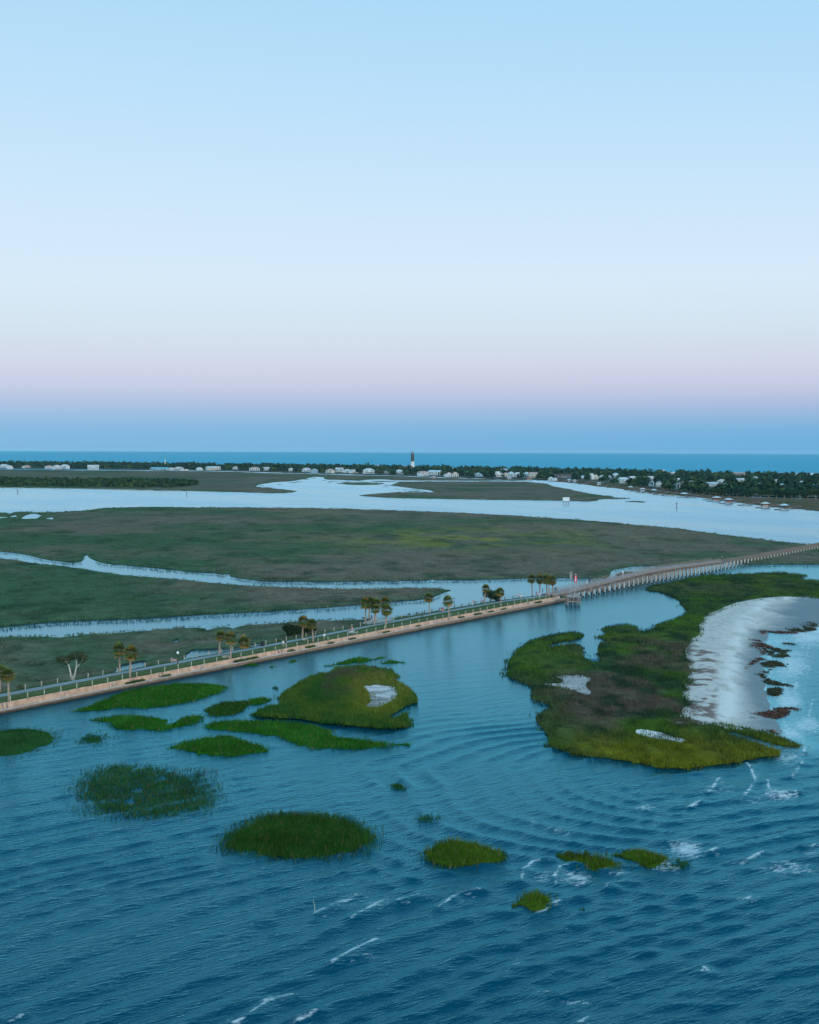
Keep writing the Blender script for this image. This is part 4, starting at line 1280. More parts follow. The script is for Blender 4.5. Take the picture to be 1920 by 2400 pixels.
# short rough grass on the causeway
r = np.random.default_rng(510)
n = 26000
tt = r.uniform(-20, T_END - 8, n)
side = r.uniform(0, 1, n) < .78
q0 = r.uniform(0, 1, n)
ss = np.array([1.4 + (p0_(a) - 1.5) * q if sd_ else p1_(a) + .1 + (verge_w(a) + .8) * q for a, q, sd_ in zip(tt, q0, side)])
B = np.array([L(a, b, CZ - .03 if b < pe_(a) else CZ - .35) for a, b in zip(tt, ss)])
C = np.array((.035, .085, .025))[None] * r.uniform(.6, 1.5, n)[:, None]
V, F, C = tuft_mesh(B, r.uniform(.06, .16, n), r.uniform(.15, .35, n), C, .6, r, 1)
tag(link('lawn_grass', npmesh('lawn_grass', V, F, M['grass'], C)), 'short mown grass on the causeway beside the path', 'grass', kind='stuff')


def fence(s, t0, t1, sp, label, ph=1.05, dark=False, seed=0):
    r = np.random.default_rng(seed)
    sf = s if callable(s) else (lambda t: s)
    s0 = sf(t0)
    root = empty('post_and_rail_fence', L(t0, s0, CZ))
    ts = np.arange(t0, t1, sp)
    for t in ts:
        b = MB().box((0, 0, ph / 2 - .1), (.17, .17, ph + r.uniform(-.05, .08)), ANG + r.normal(0, .1))
        o = b.build('post', [M['dark'] if dark and t > T_DARK else M['post']])
        o.parent = root
        o.location = L(t, sf(t), CZ) - root.location
        o.rotation_euler = (r.normal(0, .03), r.normal(0, .03), 0)
    for z in (.42, .80):
        b = MB()
        for a in ts[:-1]:
            b.beam(L(a, sf(a), CZ + z + r.normal(0, .015)) - root.location, L(a + sp, sf(a + sp), CZ + z + r.normal(0, .015)) - root.location, .04, .055)
        o = b.build('rail', [M['railwood']])
        o.parent = root
    return tag(root, label, 'fence', 'fences along the causeway')


T_DARK = t_of_u(960, 9.4, 2)
f1 = fence(1.75, t_of_u(-60, 1.7, CZ), T_END - 12, 4.35, 'pale post and rail fence on the grass along the top of the seawall', seed=1)
f2 = fence(lambda t: p1_(t) + min(verge_w(t) - .7, 1.6), t_of_u(-60, 9.4, CZ), T_END - 14, 4.35, 'post and rail fence on the marsh side of the path, dark posts against water', dark=True, seed=2)

# ------------------------------------------------------------------ palms and trees
def palm_protos(seed, H, crown_r, lean):
    r = np.random.default_rng(seed)
    root = empty('palm_tree', (0, 0, 0))
    pts, rad = [], []
    for i in range(9):
        t = i / 8
        pts.append((lean[0] * t * t * H * .12, lean[1] * t * t * H * .12, -.3 + (H + .3) * t))
        rad.append(.26 * (1 - .35 * t) + (.08 if i == 0 else 0) + r.normal(0, .008))
    MB().tube(pts, rad, 8).build('trunk', [M['bark']], root, True)
    top = np.array(pts[-1])
    V, F, C = [], [], []
    dV, dF = [], []

    def fan(az, el, length, rr, dead):
        d = np.array([math.cos(az) * math.cos(el), math.sin(az) * math.cos(el), math.sin(el)])
        s = np.array([-math.sin(az), math.cos(az), 0])
        u = np.cross(s, d)
        hub = top + d * length + np.array([0, 0, -.12 * length])
        L_ = dV if dead else V
        FF = dF if dead else F
        o = len(L_)
        L_ += [top - s * .03, top + s * .03, hub]
        FF.append((o, o + 1, o + 2))
        m = 11
        for j in range(m):
            a = -1.7 + 3.4 * j / (m - 1)
            dr = 1 - .25 * abs(a) / 1.7
            drop = .35 * rr * (0.4 + abs(a) / 2)
            tip = hub + (d * math.cos(a) + s * math.sin(a)) * rr * dr * r.uniform(.85, 1.1) + u * (-.12 * rr) - np.array([0, 0, drop * r.uniform(.6, 1.3)])
            mid = hub + (d * math.cos(a) + s * math.sin(a)) * rr * dr * .5
            wv = (-d * math.sin(a) + s * math.cos(a)) * rr * .13
            o = len(L_)
            L_ += [hub, mid - wv, mid + wv, tip]
            FF += [(o, o + 1, o + 2), (o + 1, o + 3, o + 2)]
    nf = 44
    for i in range(nf):
        az = i * 2.399 + r.normal(0, .15)
        el = math.radians(84 - 138 * (i / nf) ** .9 + r.normal(0, 6))
        n0 = len(V)
        fan(az, el, crown_r * r.uniform(.40, .58), crown_r * r.uniform(.48, .62), False)
        base = np.array((.075, .105, .022)) * r.uniform(.7, 1.4) if (i * 7) % 10 < 8 - 3 * i / nf else np.array((.24, .125, .03)) * r.uniform(.7, 1.3)
        C += [base * r.uniform(.85, 1.15) for _ in range(len(V) - n0)]
    for i in range(8):
        fan(r.uniform(0, 6.28), math.radians(r.uniform(-80, -30)), crown_r * r.uniform(.3, .5), crown_r * .46, True)
    link('crown', npmesh('crown', np.array(V), np.array(F), M['frond'], np.array(C)), root)
    link('dead_fronds', npmesh('dead_fronds', np.array(dV), np.array(dF), M['deadfrond']), root)
    return root


PROTO = [palm_protos(600, 6.0, 2.15, (.5, .2)), palm_protos(601, 6.0, 2.0, (-.6, .1)), palm_protos(602, 6.0, 2.3, (.1, -.5)), palm_protos(603, 1.3, 1.7, (0, 0))]
PALMS = [  # u, v of the base, v of the crown's top, kind, label
    (0, 1621, 1566, 0, 'palm cut by the left edge of the photo, behind its neighbour'), (21, 1642, 1574, 1, 'leftmost complete palm, in front of the fence by the seawall'),
    (281, 1577, 1513, 2, 'taller left palm of the pair beside the path, with the pool behind'), (305, 1588, 1520, 0, 'right palm of the left pair, nearer the seawall'),
    (514, 1535, 1483, 1, 'palm left of the short stubby palm pair, by the path edge'), (541, 1544, 1487, 0, 'palm by the fence between its neighbour and the stubby palm'),
    (572, 1519, 1494, 3, 'short stubby palm with almost no trunk behind the path'), (709, 1497, 1448, 2, 'palm standing in front of the dark shrubs, left of two'),
    (734, 1505, 1455, 1, 'palm by the fence just right of the dark shrubs'), (857, 1461, 1405, 0, 'pale thin palm, leftmost of the middle cluster'),
    (865, 1452, 1404, 2, 'palm at the back of the middle cluster, second from left'), (878, 1465, 1421, 1, 'lower bushy palm in front in the middle cluster'),
    (881, 1453, 1406, 0, 'palm behind the lower bushy one in the middle cluster'), (904, 1473, 1422, 2, 'lower right palm of the middle cluster, nearest the seawall'),
    (905, 1462, 1403, 1, 'reddest and tallest palm of the middle cluster at its right'), (1007, 1437, 1394, 2, 'lone palm behind the path with water behind, between walkers'),
    (1052, 1452, 1401, 0, 'lone palm growing at the seawall beside the thin lamp pole'), (1136, 1414, 1373, 1, 'palm rising out of the big dark bush'),
    (1174, 1421, 1382, 2, 'small lone palm right of the big dark bush'), (1248, 1396, 1350, 1, 'leftmost palm of the row before the bridge'),
    (1265, 1394, 1350, 2, 'second palm from the left of the row before the bridge'), (1282, 1397, 1350, 0, 'middle palm of the row before the bridge'),
    (1287, 1400, 1353, 1, 'palm touching the middle one in the row before the bridge'), (1296, 1398, 1354, 2, 'rightmost palm of the row, nearest the bridge'),
]
used = set()
for (pu, pv, pt, k, lab) in PALMS:
    base = P(pu, pv, CZ)
    d = math.hypot(base.x, base.y)
    H = (pv - pt) * d / FPX
    src = PROTO[k]
    o = src if k not in used else copy_tree(src)
    used.add(k)
    o.location = base
    full_h = (6.0 if k < 3 else 1.3) + .95
    s = H / full_h
    sxy = max(s, .92) if k < 3 else s
    o.scale = (sxy * random.uniform(.92, 1.05), sxy * random.uniform(.92, 1.05), s)
    o.rotation_euler = (0, 0, random.uniform(0, 6.28))
    tag(o, lab, 'palm', 'palms on the causeway')


def leaf_cloud(r, centers, radii, n, size, cols):
    """small leaf-sized quads spread through overlapping lobes"""
    centers, radii = np.array(centers, float), np.array(radii, float)
    k = r.integers(0, len(centers), n)
    d = r.normal(0, 1, (n, 3))
    d /= np.linalg.norm(d, axis=1)[:, None]
    rr = r.uniform(.35, 1.0, n) ** .5
    c = centers[k] + d * (radii[k] if radii.ndim == 2 else radii[k][:, None]) * rr[:, None]
    a = r.normal(0, 1, (n, 3)); a /= np.linalg.norm(a, axis=1)[:, None]
    b = np.cross(a, d + r.normal(0, .4, (n, 3))); b /= np.maximum(np.linalg.norm(b, axis=1), 1e-6)[:, None]
    s = (size * r.uniform(.6, 1.4, n))[:, None]
    V = np.stack([c - a * s, c + b * s * .7, c + a * s, c - b * s * .7], 1).reshape(-1, 3)
    C = np.repeat(np.array(cols)[r.integers(0, len(cols), n)] * r.uniform(.6, 1.4, n)[:, None], 4, 0)
    return V, np.arange(len(V)).reshape(-1, 4), C


def small_tree(name, base, trunks, lobes, nleaf, lsize, cols, label, cat='tree', bark='bark', bright=1):
    root = empty(name, base)
    b = MB()
    for pts, r0, r1 in trunks:
        b.tube(pts, [r0 + (r1 - r0) * i / (len(pts) - 1) for i in range(len(pts))], 7)
    b.build('trunk', [M[bark]], root, True)
    r = np.random.default_rng(len(label) * 7)
    V, F, C = leaf_cloud(r, [l[:3] for l in lobes], [l[3] for l in lobes], nleaf, lsize, cols)
    link('crown', npmesh('crown', V, F, M['leaf'], C), root)
    return tag(root, label, cat)


b0 = P(172, 1592, CZ)
small_tree('twin_trunk_tree', b0, [([(-.35, 0, -.3), (-.6, 0, 1.5), (-.95, 0, 3.0), (-1.7, .2, 3.9)], .2, .1), ([(.1, 0, -.3), (.35, 0, 1.2), (.65, 0, 2.6), (.75, 0, 3.9), (1.0, 0, 4.6)], .19, .06), ([(.65, 0, 2.4), (1.3, .1, 3.1), (1.9, .2, 3.9), (2.1, 0, 4.5)], .12, .04), ([(-.95, 0, 3.0), (-.9, -.3, 4.0)], .09, .03), ([(.75, 0, 3.4), (.3, .3, 4.3), (.1, .2, 4.9)], .08, .03)],
           [(-2.5, 0, 4.15, .8), (-1.4, 0, 3.9, .9), (.9, 0, 5.1, 1.1), (2.2, 0, 4.6, 1.1), (.1, .2, 4.9, .9), (1.6, .1, 3.9, .8), (-3.2, .1, 4.2, .5), (1.5, 0, 5.3, .8), (-.8, 0, 4.6, .6)], 1100, .17, [(.045, .06, .03), (.07, .06, .03), (.03, .05, .02)], 'sparse tree with twin pale forked trunks behind the path at left', bark='palebark')
DG = [(.012, .024, .012), (.020, .036, .014), (.03, .045, .02)]
for (bu, bv, wpx, hpx, lab) in [(683, 1494, 46, 32, 'wide dark shrub left of the palm with the dark shrubs'), (722, 1490, 34, 34, 'dark shrub between the two palms there'), (1150, 1412, 44, 32, 'big dark bush beside the water with a palm growing through it')]:
    bb = P(bu, bv, CZ - .3)
    d = math.hypot(bb.x, bb.y)
    w_, h_ = wpx * d / FPX, hpx * d / FPX
    rr = np.random.default_rng(bu)
    lob = [(rr.uniform(-.42, .42) * w_, rr.uniform(-.8, .8), h_ * rr.uniform(.25, .72), h_ * rr.uniform(.2, .34)) for _ in range(15)]
    small_tree('shrub', bb, [([(0, 0, -.2), (.1, 0, h_ * .5)], .12, .05), ([(.2, 0, -.2), (.8, .1, h_ * .5)], .1, .04)], lob, 2800, .21, DG, lab, 'bush')
for (bu, bv, s, lab) in [(50, 1617, 1.0, 'small green shrub behind the fence right of the leftmost palms'), (652, 1507, .8, 'small pale shrub by the fence left of the wide dark shrub')]:
    bb = P(bu, bv, CZ - .3)
    small_tree('shrub', bb, [([(0, 0, -.2), (.05, 0, .6 * s)], .05, .02)], [(-.5 * s, 0, .55 * s, .45 * s), (.4 * s, 0, .6 * s, .5 * s), (0, 0, .9 * s, .4 * s)], 260, .12, [(.04, .08, .03), (.06, .09, .03)], lab, 'bush')

# ------------------------------------------------------------------ small things on the causeway
def lamp_post(u, v, hpx, globe, label):
    b = P(u, v, CZ)
    h = hpx * math.hypot(b.x, b.y) / FPX
    root = empty('lamp_post', b)
    MB().tube([(0, 0, -.2), (0, 0, .5), (0, 0, .55), (0, 0, h - .3)], [.11, .10, .06, .05], 8).build('pole', [M['black']], root, True)
    if globe:
        g = MB()
        g.tube([(0, 0, h - .32), (0, 0, h - .24), (0, 0, h - .05), (0, 0, h + .14), (0, 0, h + .26), (0, 0, h + .30)], [.10, .2, .29, .26, .14, .03], 10)
        g.build('globe', [M['globe']], root, True)
    else:
        MB().box((0, 0, h - .1), (.22, .22, .34)).build('lantern', [M['black']], root)
    return tag(root, label, 'lamp post')


lamp_post(417, 1567, 37, True, 'black lamp post with white globe beside the red sign')
lamp_post(1065, 1426, 25, False, 'thin black lamp post standing against the water')
bx = P(408, 1556, CZ)
s_ = empty('notice_board', bx, ANG - 1.0)
MB().box((-.75, 0, .5), (.1, .1, 1.3)).build('post', [M['dark']], s_)
MB().box((.75, 0, .5), (.1, .1, 1.3)).build('post', [M['dark']], s_)
MB().box((0, -.08, .85), (1.7, .05, .6)).build('board', [mat_plain('faded_red_board', (.24, .11, .105), .7)], s_)
bd_ = MB()
for i in range(3): bd_.box((-.1 + .1 * (i % 2), -.115, 1.0 - i * .15), (1.1, .012, .05))
bd_.build('lettering', [M['cream']], s_)
tag(s_, 'low reddish notice board on two posts beside the globe lamp', 'sign')
tb = P(615, 1515, CZ)
t_ = empty('litter_bin', tb)
MB().tube([(0, 0, 0), (0, 0, .1), (0, 0, 1.0), (0, 0, 1.1)], [.33, .36, .38, .34], 12).build('drum', [M['black']], t_, True)
MB().tube([(0, 0, 1.1), (0, 0, 1.25), (0, 0, 1.4)], [.39, .36, .12], 12).build('lid', [M['black']], t_, True)
tag(t_, 'black litter bin on the path edge right of the stubby palm', 'bin')


def picnic_table(u, v, label, mt='white'):
    b = P(u, v, CZ)
    root = empty('picnic_table', b, ANG)
    MB().box((0, 0, .74), (1.8, .75, .05)).build('tabletop', [M[mt]], root)
    for s in (-1, 1):
        MB().box((0, s * .68, .44), (1.8, .26, .05)).build('bench', [M[mt]], root)
        f = MB()
        f.beam((s * .62, -.65, 0), (s * .62, .1, .72), .08); f.beam((s * .62 + .09, .65, 0), (s * .62 + .09, -.1, .72), .08)
        f.beam((s * .62, -.7, .38), (s * .62, .7, .38), .06)
        f.build('trestle', [M[mt]], root)
    return tag(root, label, 'picnic table')


picnic_table(826, 1486, 'white picnic table on the lawn with people in red at it')
picnic_table(877, 1457, 'white picnic table on the pale pad among the middle palms')
picnic_table(1262, 1398, 'picnic table by the palm row with people in pink', 'post')


def bench(u, v, label, rz=0):
    b = P(u, v, CZ)
    root = empty('park_bench', b, ANG + rz)
    MB().box((0, 0, .45), (1.9, .42, .06)).build('seat', [M['post']], root)
    k = MB(); k.box((0, .24, .78), (1.9, .05, .14)); k.box((0, .22, .60), (1.9, .05, .12)); k.build('backrest', [M['post']], root)
    for s in (-.75, .75):
        MB().box((s, 0, .2), (.1, .4, .46)).build('leg', [M['dark']], root)
    return tag(root, label, 'bench')


bench(716, 1504, 'pale bench on the lawn in front of the palms with dark shrubs')
bench(529, 1545, 'bench at the fence left of the palm beside the stubby one')
bench(1037, 1434, 'bench behind the path where two people in dark sit')
# sunshade shelter roof by the water near the palm row
sh = P(1216, 1403, CZ)
s_ = empty('picnic_shelter', sh, ANG, .72)
for sx_ in (-1, 1):
    for sy_ in (-1, 1): MB().beam((sx_ * 1.3, sy_ * .9, 0), (sx_ * 1.3, sy_ * .9, 1.5), .1).build('post', [M['dark']], s_)
MB().add([(-1.7, -1.3, 1.5), (1.7, -1.3, 1.5), (1.7, 1.3, 1.5), (-1.7, 1.3, 1.5), (-.8, 0, 2.1), (.8, 0, 2.1)], [(0, 1, 5, 4), (2, 3, 4, 5), (1, 2, 5), (3, 0, 4), (3, 2, 1, 0)]).build('roof', [M['roof_pink']], s_)
tag(s_, 'small low shelter with dusky pink roof by the water left of the palm row', 'shelter')


# people -------------------------------------------------------------
def person_mesh(pose):
    """one continuous skinned body; joints laid out per pose (metres, facing -y)"""
    if pose == 'sit':
        J = dict(pel=(0, 0, .55), ab=(0, .02, .75), ch=(0, .03, 1.0), nk=(0, .01, 1.18), hd=(0, -.02, 1.30), tp=(0, -.02, 1.42),
                 hl=(-.1, 0, .53), kl=(-.13, -.42, .52), al=(-.13, -.42, .08), tl=(-.13, -.58, .05), hr=(.1, 0, .53), kr=(.13, -.42, .52), ar=(.13, -.45, .08), tr=(.13, -.6, .05),
                 sl=(-.19, .03, 1.1), el=(-.25, -.05, .85), wl=(-.16, -.28, .72), fl=(-.12, -.36, .70), sr=(.19, .03, 1.1), er=(.25, -.05, .85), wr=(.16, -.28, .72), fr=(.12, -.36, .70))
    else:
        st = .22 if pose == 'walk' else .03
        J = dict(pel=(0, 0, .92), ab=(0, -.01, 1.10), ch=(0, -.01, 1.32), nk=(0, -.01, 1.49), hd=(0, -.03, 1.60), tp=(0, -.03, 1.71),
                 hl=(-.1, 0, .9), kl=(-.11, -st * .8, .5), al=(-.11, -st, .08), tl=(-.11, -st - .16, .04), hr=(.1, 0, .9), kr=(.11, st * .3, .5), ar=(.11, st, .09), tr=(.11, st - .15, .04),
                 sl=(-.2, 0, 1.42), el=(-.27, st * .5, 1.15), wl=(-.27, st * .2 - .1, .92), fl=(-.26, st * .1 - .12, .82), sr=(.2, 0, 1.42), er=(.27, -st * .4, 1.15), wr=(.27, -st * .9 - .08, .93), fr=(.26, -st - .1, .84))
    names = list(J)
    RAD = dict(pel=(.15, .11), ab=(.135, .10), ch=(.16, .11), nk=(.055, .055), hd=(.085, .10), tp=(.06, .07), hl=(.085, .085), kl=(.06, .06), al=(.042, .042), tl=(.035, .03), sl=(.06, .06), el=(.045, .045), wl=(.032, .032), fl=(.03, .02))
    RAD.update({k[0] + 'r': RAD[k] for k in ('hl', 'kl', 'al', 'tl', 'sl', 'el', 'wl', 'fl')})
    E = [('pel', 'ab'), ('ab', 'ch'), ('ch', 'nk'), ('nk', 'hd'), ('hd', 'tp')]
    for s in 'lr': E += [('pel', 'h' + s), ('h' + s, 'k' + s), ('k' + s, 'a' + s), ('a' + s, 't' + s), ('ch', 's' + s), ('s' + s, 'e' + s), ('e' + s, 'w' + s), ('w' + s, 'f' + s)]
    me = bpy.data.meshes.new('body')
    me.from_pydata([J[n] for n in names], [(names.index(a), names.index(b)) for a, b in E], [])
    o = bpy.data.objects.new('tmp', me)
    COL.objects.link(o)
    md = o.modifiers.new('skin', 'SKIN')
    o.modifiers.new('sub', 'SUBSURF').levels = 1
    for i, n in enumerate(names):
        sv = me.skin_vertices[0].data[i]
        sv.radius = RAD[n]
        sv.use_root = n == 'pel'
    dg = bpy.context.evaluated_depsgraph_get()
    bm_ = bpy.data.meshes.new_from_object(o.evaluated_get(dg))
    bpy.data.objects.remove(o)
    bm_.materials.clear()
    for k in ('skin', 'c_white', 'c_black'): bm_.materials.append(M[k])
    hip, neck = J['pel'][2], J['nk'][2]
    for p in bm_.polygons:
        c = p.center
        p.use_smooth = True
        if c.z > neck - .02: i = 0
        elif pose == 'sit': i = 2 if (c.y < -.12 and c.z > .12 and c.z < .64) or c.z < .62 else (0 if c.y < -.2 else 1)
        else: i = 2 if (c.z < hip + .06 and abs(c.x) < .2) else (0 if c.z < 1.12 and abs(c.x) > .2 else 1)
        p.material_index = i
    return bm_, J['hd']


PM = {k: person_mesh(k) for k in ('stand', 'walk', 'sit')}
hm = MB()
hm.tube([(0, .03, -.06), (0, .035, .0), (0, .02, .08), (0, .01, .125)], [.075, .105, .10, .03], 10)
hair_me = hm.mesh('hair', [M['hair']], True)
PEOPLE = [('stand', 664, 1517, CZ, 'c_white', 'c_tan', 'person in white shirt standing on the lawn beside a companion in black'), ('stand', 669, 1516, CZ, 'c_black', 'c_tan', 'person in black top standing close beside the one in white'),
          ('walk', 760, 1500, CZ, 'c_white', 'c_tan', 'person in white shirt walking alone on the lawn by the fence'), ('sit', 820, 1484, CZ, 'c_red', 'c_tan', 'person in red seated at the left of the white picnic table'),
          ('sit', 826, 1482, CZ, 'c_pink', 'c_tan', 'person in pink seated at the far side of the white picnic table'), ('walk', 990, 1447, CZ, 'c_black', 'c_black', 'person all in black walking alone on the path'),
          ('sit', 1035, 1434, CZ, 'c_black', 'c_pink', 'person in dark top sitting at the left of the bench behind the path'), ('sit', 1039, 1433.5, CZ, 'c_red', 'c_pink', 'person in red top sitting at the right of the bench behind the path'),
          ('stand', 1108, 1420, CZ, 'c_pink', 'c_white', 'person in pink standing left of the big dark bush'), ('stand', 1112, 1420.5, CZ, 'c_grey', 'c_black', 'person in grey beside the one in pink near the big bush'),
          ('walk', 1128, 1416, CZ, 'c_pink', 'c_black', 'person in pink top and dark trousers in front of the big dark bush'), ('sit', 871, 1453, CZ, 'c_black', 'c_red', 'person in dark top seated at the table on the pale pad'),
          ('sit', 1257, 1396, CZ, 'c_red', 'c_black', 'person in red seated left at the table by the palm row'), ('stand', 1265, 1399, CZ, 'c_pink', 'c_white', 'person in bright pink standing at the table by the palm row'),
          ('stand', 1272, 1392, CZ, 'c_black', 'c_black', 'person in black standing between two palms of the row'), ('walk', 1222, 1406, CZ, 'c_white', 'c_tan', 'person in white bending by the fence near the small shelter')]
T_UP = None
for (pose, pu, pv, z, sh_, tr_, lab) in PEOPLE:
    b = P(pu, pv, z)
    root = empty('person', b, random.uniform(-1.2, 1.2) + (math.pi if random.random() < .3 else 0), 1.04)
    o = link('body', PM[pose][0], root)
    for si, mk in ((1, sh_), (2, tr_)):
        o.material_slots[si].link = 'OBJECT'
        o.material_slots[si].material = M[mk]
    hd = PM[pose][1]
    ho = link('hair', hair_me, root, (hd[0], hd[1] + .01, hd[2] + .03))
    tag(root, lab, 'person')

# ------------------------------------------------------------------ bridge
ZT = [(T_DECK0 - 5, CZ + .1), (t_of_u(1310, 1, 2.2), 2.1), (t_of_u(1391, 1, 2.6), 2.65), (t_of_u(1460, 1, 3.4), 3.4), (t_of_u(1523, 1, 4.2), 4.0), (t_of_u(1600, 1, 4.1), 3.9), (T_DECK1, 3.1), (t_of_u(1800, 1, 2.4), 2.5), (t_of_u(2200, 1, 2.4), 2.4)]
zt = lambda t: float(np.interp(t, [a for a, _ in ZT], [b for _, b in ZT]))
BW0, BW1 = 3.6, 8.0        # deck edges across the line
br = empty('boardwalk_bridge', L((T_DECK0 + T_DECK1) / 2, 5.5, 0))
dm = MB()
ts = np.linspace(T_DECK0, T_DECK1, 60)
for a, b in zip(ts[:-1], ts[1:]):
    va = [L(a, BW0, zt(a)), L(a, BW1, zt(a)), L(b, BW1, zt(b)), L(b, BW0, zt(b))]
    vb = [v - Vector((0, 0, .16)) for v in va]
    dm.add(va + vb, [(3, 2, 1, 0), (4, 5, 6, 7), (0, 4, 7, 3), (1, 2, 6, 5)])
under(dm.build('deck', [M['deck']]), br)
for s, nm in ((BW0 - .08, 'girder'), (BW1 + .08, 'girder')):
    g = MB()
    for a, b in zip(ts[:-1], ts[1:]): g.beam(L(a, s, zt(a) - .24), L(b, s, zt(b) - .24), .22, .42)
    under(g.build(nm, [M['timber']]), br)
for s in (BW0 + .1, BW1 - .1):
    g = MB()
    for a in np.arange(T_DECK0 + 6, T_DECK1, 2.1):
        g.beam(L(a, s, zt(a) - .1), L(a, s, zt(a) + 1.15), .12)
    for h in (1.12, .72, .35):
        for a, b in zip(ts[:-1], ts[1:]):
            if a > T_DECK0 + 5: g.beam(L(a, s, zt(a) + h), L(b, s, zt(b) + h), .06, .10)
    under(g.build('railing', [M['timber']]), br)


def bent(t, root, deckless, r):
    """a pile bent: cap beam across, two raking square piles near side and far side"""
    z = zt(t) - (.45 if not deckless else 0) + r.normal(0, .06)
    o0 = L(t, 4.8, 0) - root.location if not deckless else Vector((0, 0, 0))
    rot = lambda v: v
    cs, sn = NRM, DIR
    def W_(a, s, zz_): return o0 + Vector((DIR[0] * a + NRM[0] * s, DIR[1] * a + NRM[1] * s, zz_))
    wd = 3.6
    b = MB()
    b.beam(W_(0, -wd, z - .22), W_(0, wd, z - .22), .55, .45)
    cap = b.build('cap_beam' if deckless else 'pile_bent', [M['redtimber']], root)
    if deckless:
        cap.parent = root
    else:
        cap.parent = root
    for s in (-3.0, -.2, 2.9):
        p = MB()
        rk = .18 * np.sign(s)
        p.tube([W_(0, s * 1.05 + rk, -.6), W_(0, s * 1.05, .35)], [.36, .34], 6, 1)
        p.tube([W_(0, s * 1.05, .35), W_(0, s, z - .4)], [.33, .30], 6, 0)
        po = p.build('pile', [M['concrete'], M['darkpile']], root if deckless else cap)
    return cap


r = np.random.default_rng(700)
t = T_END + 2.5
k = 0
while t < T_DECK1:
    bent(t, br, False, r)
    t += 4.3
    k += 1
# collapsed timber bracing under the first spans
for (ua, ub) in ((1390, 1416), (1366, 1380)):
    g = MB()
    ta, tb2 = t_of_u(ua, 3, 2.3), t_of_u(ub, 3, 2.3)
    for i in range(5):
        a = ta + (tb2 - ta) * r.uniform(0, .7)
        g.beam(L(a, 1.2 + r.uniform(0, 1.5), r.uniform(.9, 2.3)), L(a + r.uniform(1.5, 4), 1.2 + r.uniform(0, 1.5), r.uniform(1.2, 2.9)), .22, .3)
    under(g.build('bracing', [M['redtimber']]), br)
tag(br, 'long weathered boardwalk bridge with railings on concrete piles leaving the causeway', 'bridge')
t += 0.5
k = 0
while t < t_of_u(2010, 3, 2.4):
    root = empty('pile_bent', L(t, 4.8, 0))
    bent(t, root, True, r)
    tag(root, 'bare concrete pile bent of the old bridge, standing without deck at right', 'pile bent', 'bare bents of the old bridge')
    t += 4.6
    k += 1
for (pose, pu, sh_, tr_, s, lab) in [('walk', 1301, 'c_black', 'c_black', 6.5, 'person in black walking onto the foot of the bridge'), ('walk', 1305, 'c_grey', 'c_black', 6.0, 'person in grey walking right behind the one at the foot of the bridge'),
                                     ('stand', 1376, 'c_teal', 'c_white', 7.3, 'person in teal leaning at the far railing of the bridge'), ('stand', 1381, 'c_black', 'c_black', 7.3, 'person in black at the far railing beside the one in teal'), ('walk', 1399, 'c_black', 'c_grey', 6.5, 'person in black top walking the bridge deck right of the pair at the railing'),
                                     ('stand', 1460, 'c_white', 'c_white', 7.2, 'person in white on the bridge in front of the marsh islet'), ('stand', 1538, 'c_black', 'c_grey', 6.5, 'person in black near the top of the bridge'), ('stand', 1680, 'c_black', 'c_blue', 6.0, 'person in black at the far end of the boardwalk'),
                                     ('stand', 1692, 'c_tan', 'c_black', 6.2, 'person in tan at the far end of the boardwalk')]:
    tt = t_of_u(pu, s, 2.8)
    root = empty('person', L(tt, s, zt(tt)), random.uniform(0, 6.28), 1.04)
    o = link('body', PM[pose][0], root)
    for si, mk in ((1, sh_), (2, tr_)):
        o.material_slots[si].link = 'OBJECT'
        o.material_slots[si].material = M[mk]
    hd = PM[pose][1]
    link('hair', hair_me, root, (hd[0], hd[1] + .01, hd[2] + .03))
    tag(root, lab, 'person')

# timber fender platform with the tall signal frame
fb = P(1343, 1416, 0)
fp = empty('fender_platform', fb, ANG - .95)
for sx_ in (-2.0, -.7, .7, 2.0):
    for sy_ in (-1.5, 1.5):
        MB().tube([(sx_ * 1.05, sy_ * 1.05, -.8), (sx_, sy_, .75), (sx_, sy_, 2.9 if abs(sx_) > 1 else 2.6)], [.2, .19, .17], 7).build('pile', [M['darkpile'] if abs(sx_) < 1 else M['timber']], fp)
g = MB()
for z in (1.0, 2.5):
    for sy_ in (-1.68, 1.68): g.beam((-2.3, sy_, z), (2.3, sy_, z), .14, .3)
    for sx_ in (-2.2, 2.2): g.beam((sx_, -1.9, z + .02), (sx_, 1.9, z + .02), .14, .3)
g.build('waler', [M['timber']], fp)
g = MB()
for sy_ in (-1.62, 1.62):
    for a in (-2.0, -.7, .7): g.beam((a, sy_, 1.0), (a + 1.35, sy_, 2.5), .12); g.beam((a + 1.35, sy_ + .02, 1.0), (a, sy_ + .02, 2.5), .12)
g.build('brace', [M['timber']], fp)
MB().box((0, 0, 2.66), (4.3, 3.2, .1)).build('platform', [M['deck']], fp)
g = MB()
for x, y in ((-1.0, 0), (-.35, .4), (.55, .0), (1.05, .3)):
    g.beam((x, y, 2.6), (x, y, 10.7 if x < 0 else 9.9), .13)
for z in (4.5, 6.5, 8.6, 10.4): g.beam((-1.05, 0, z), (-.3, .4, z), .09)
for z in (5.5, 9.6): g.beam((.5, 0, z), (1.1, .3, z), .09)
g.build('signal_frame', [M['steel']], fp)
MB().box((-.65, .1, 9.4), (.8, .25, 2.0)).build('screen', [M['timber']], fp)
tag(fp, 'braced timber fender platform carrying two tall frames, standing in the water by the bridge', 'platform')
sg = empty('channel_sign', fb + Matrix.Rotation(ANG - .95, 3, 'Z') @ Vector((.8, -.08, 8.2)), 0)
MB().box((0, -.1, 0), (.85, .08, 2.2)).build('board', [M['red']], sg)
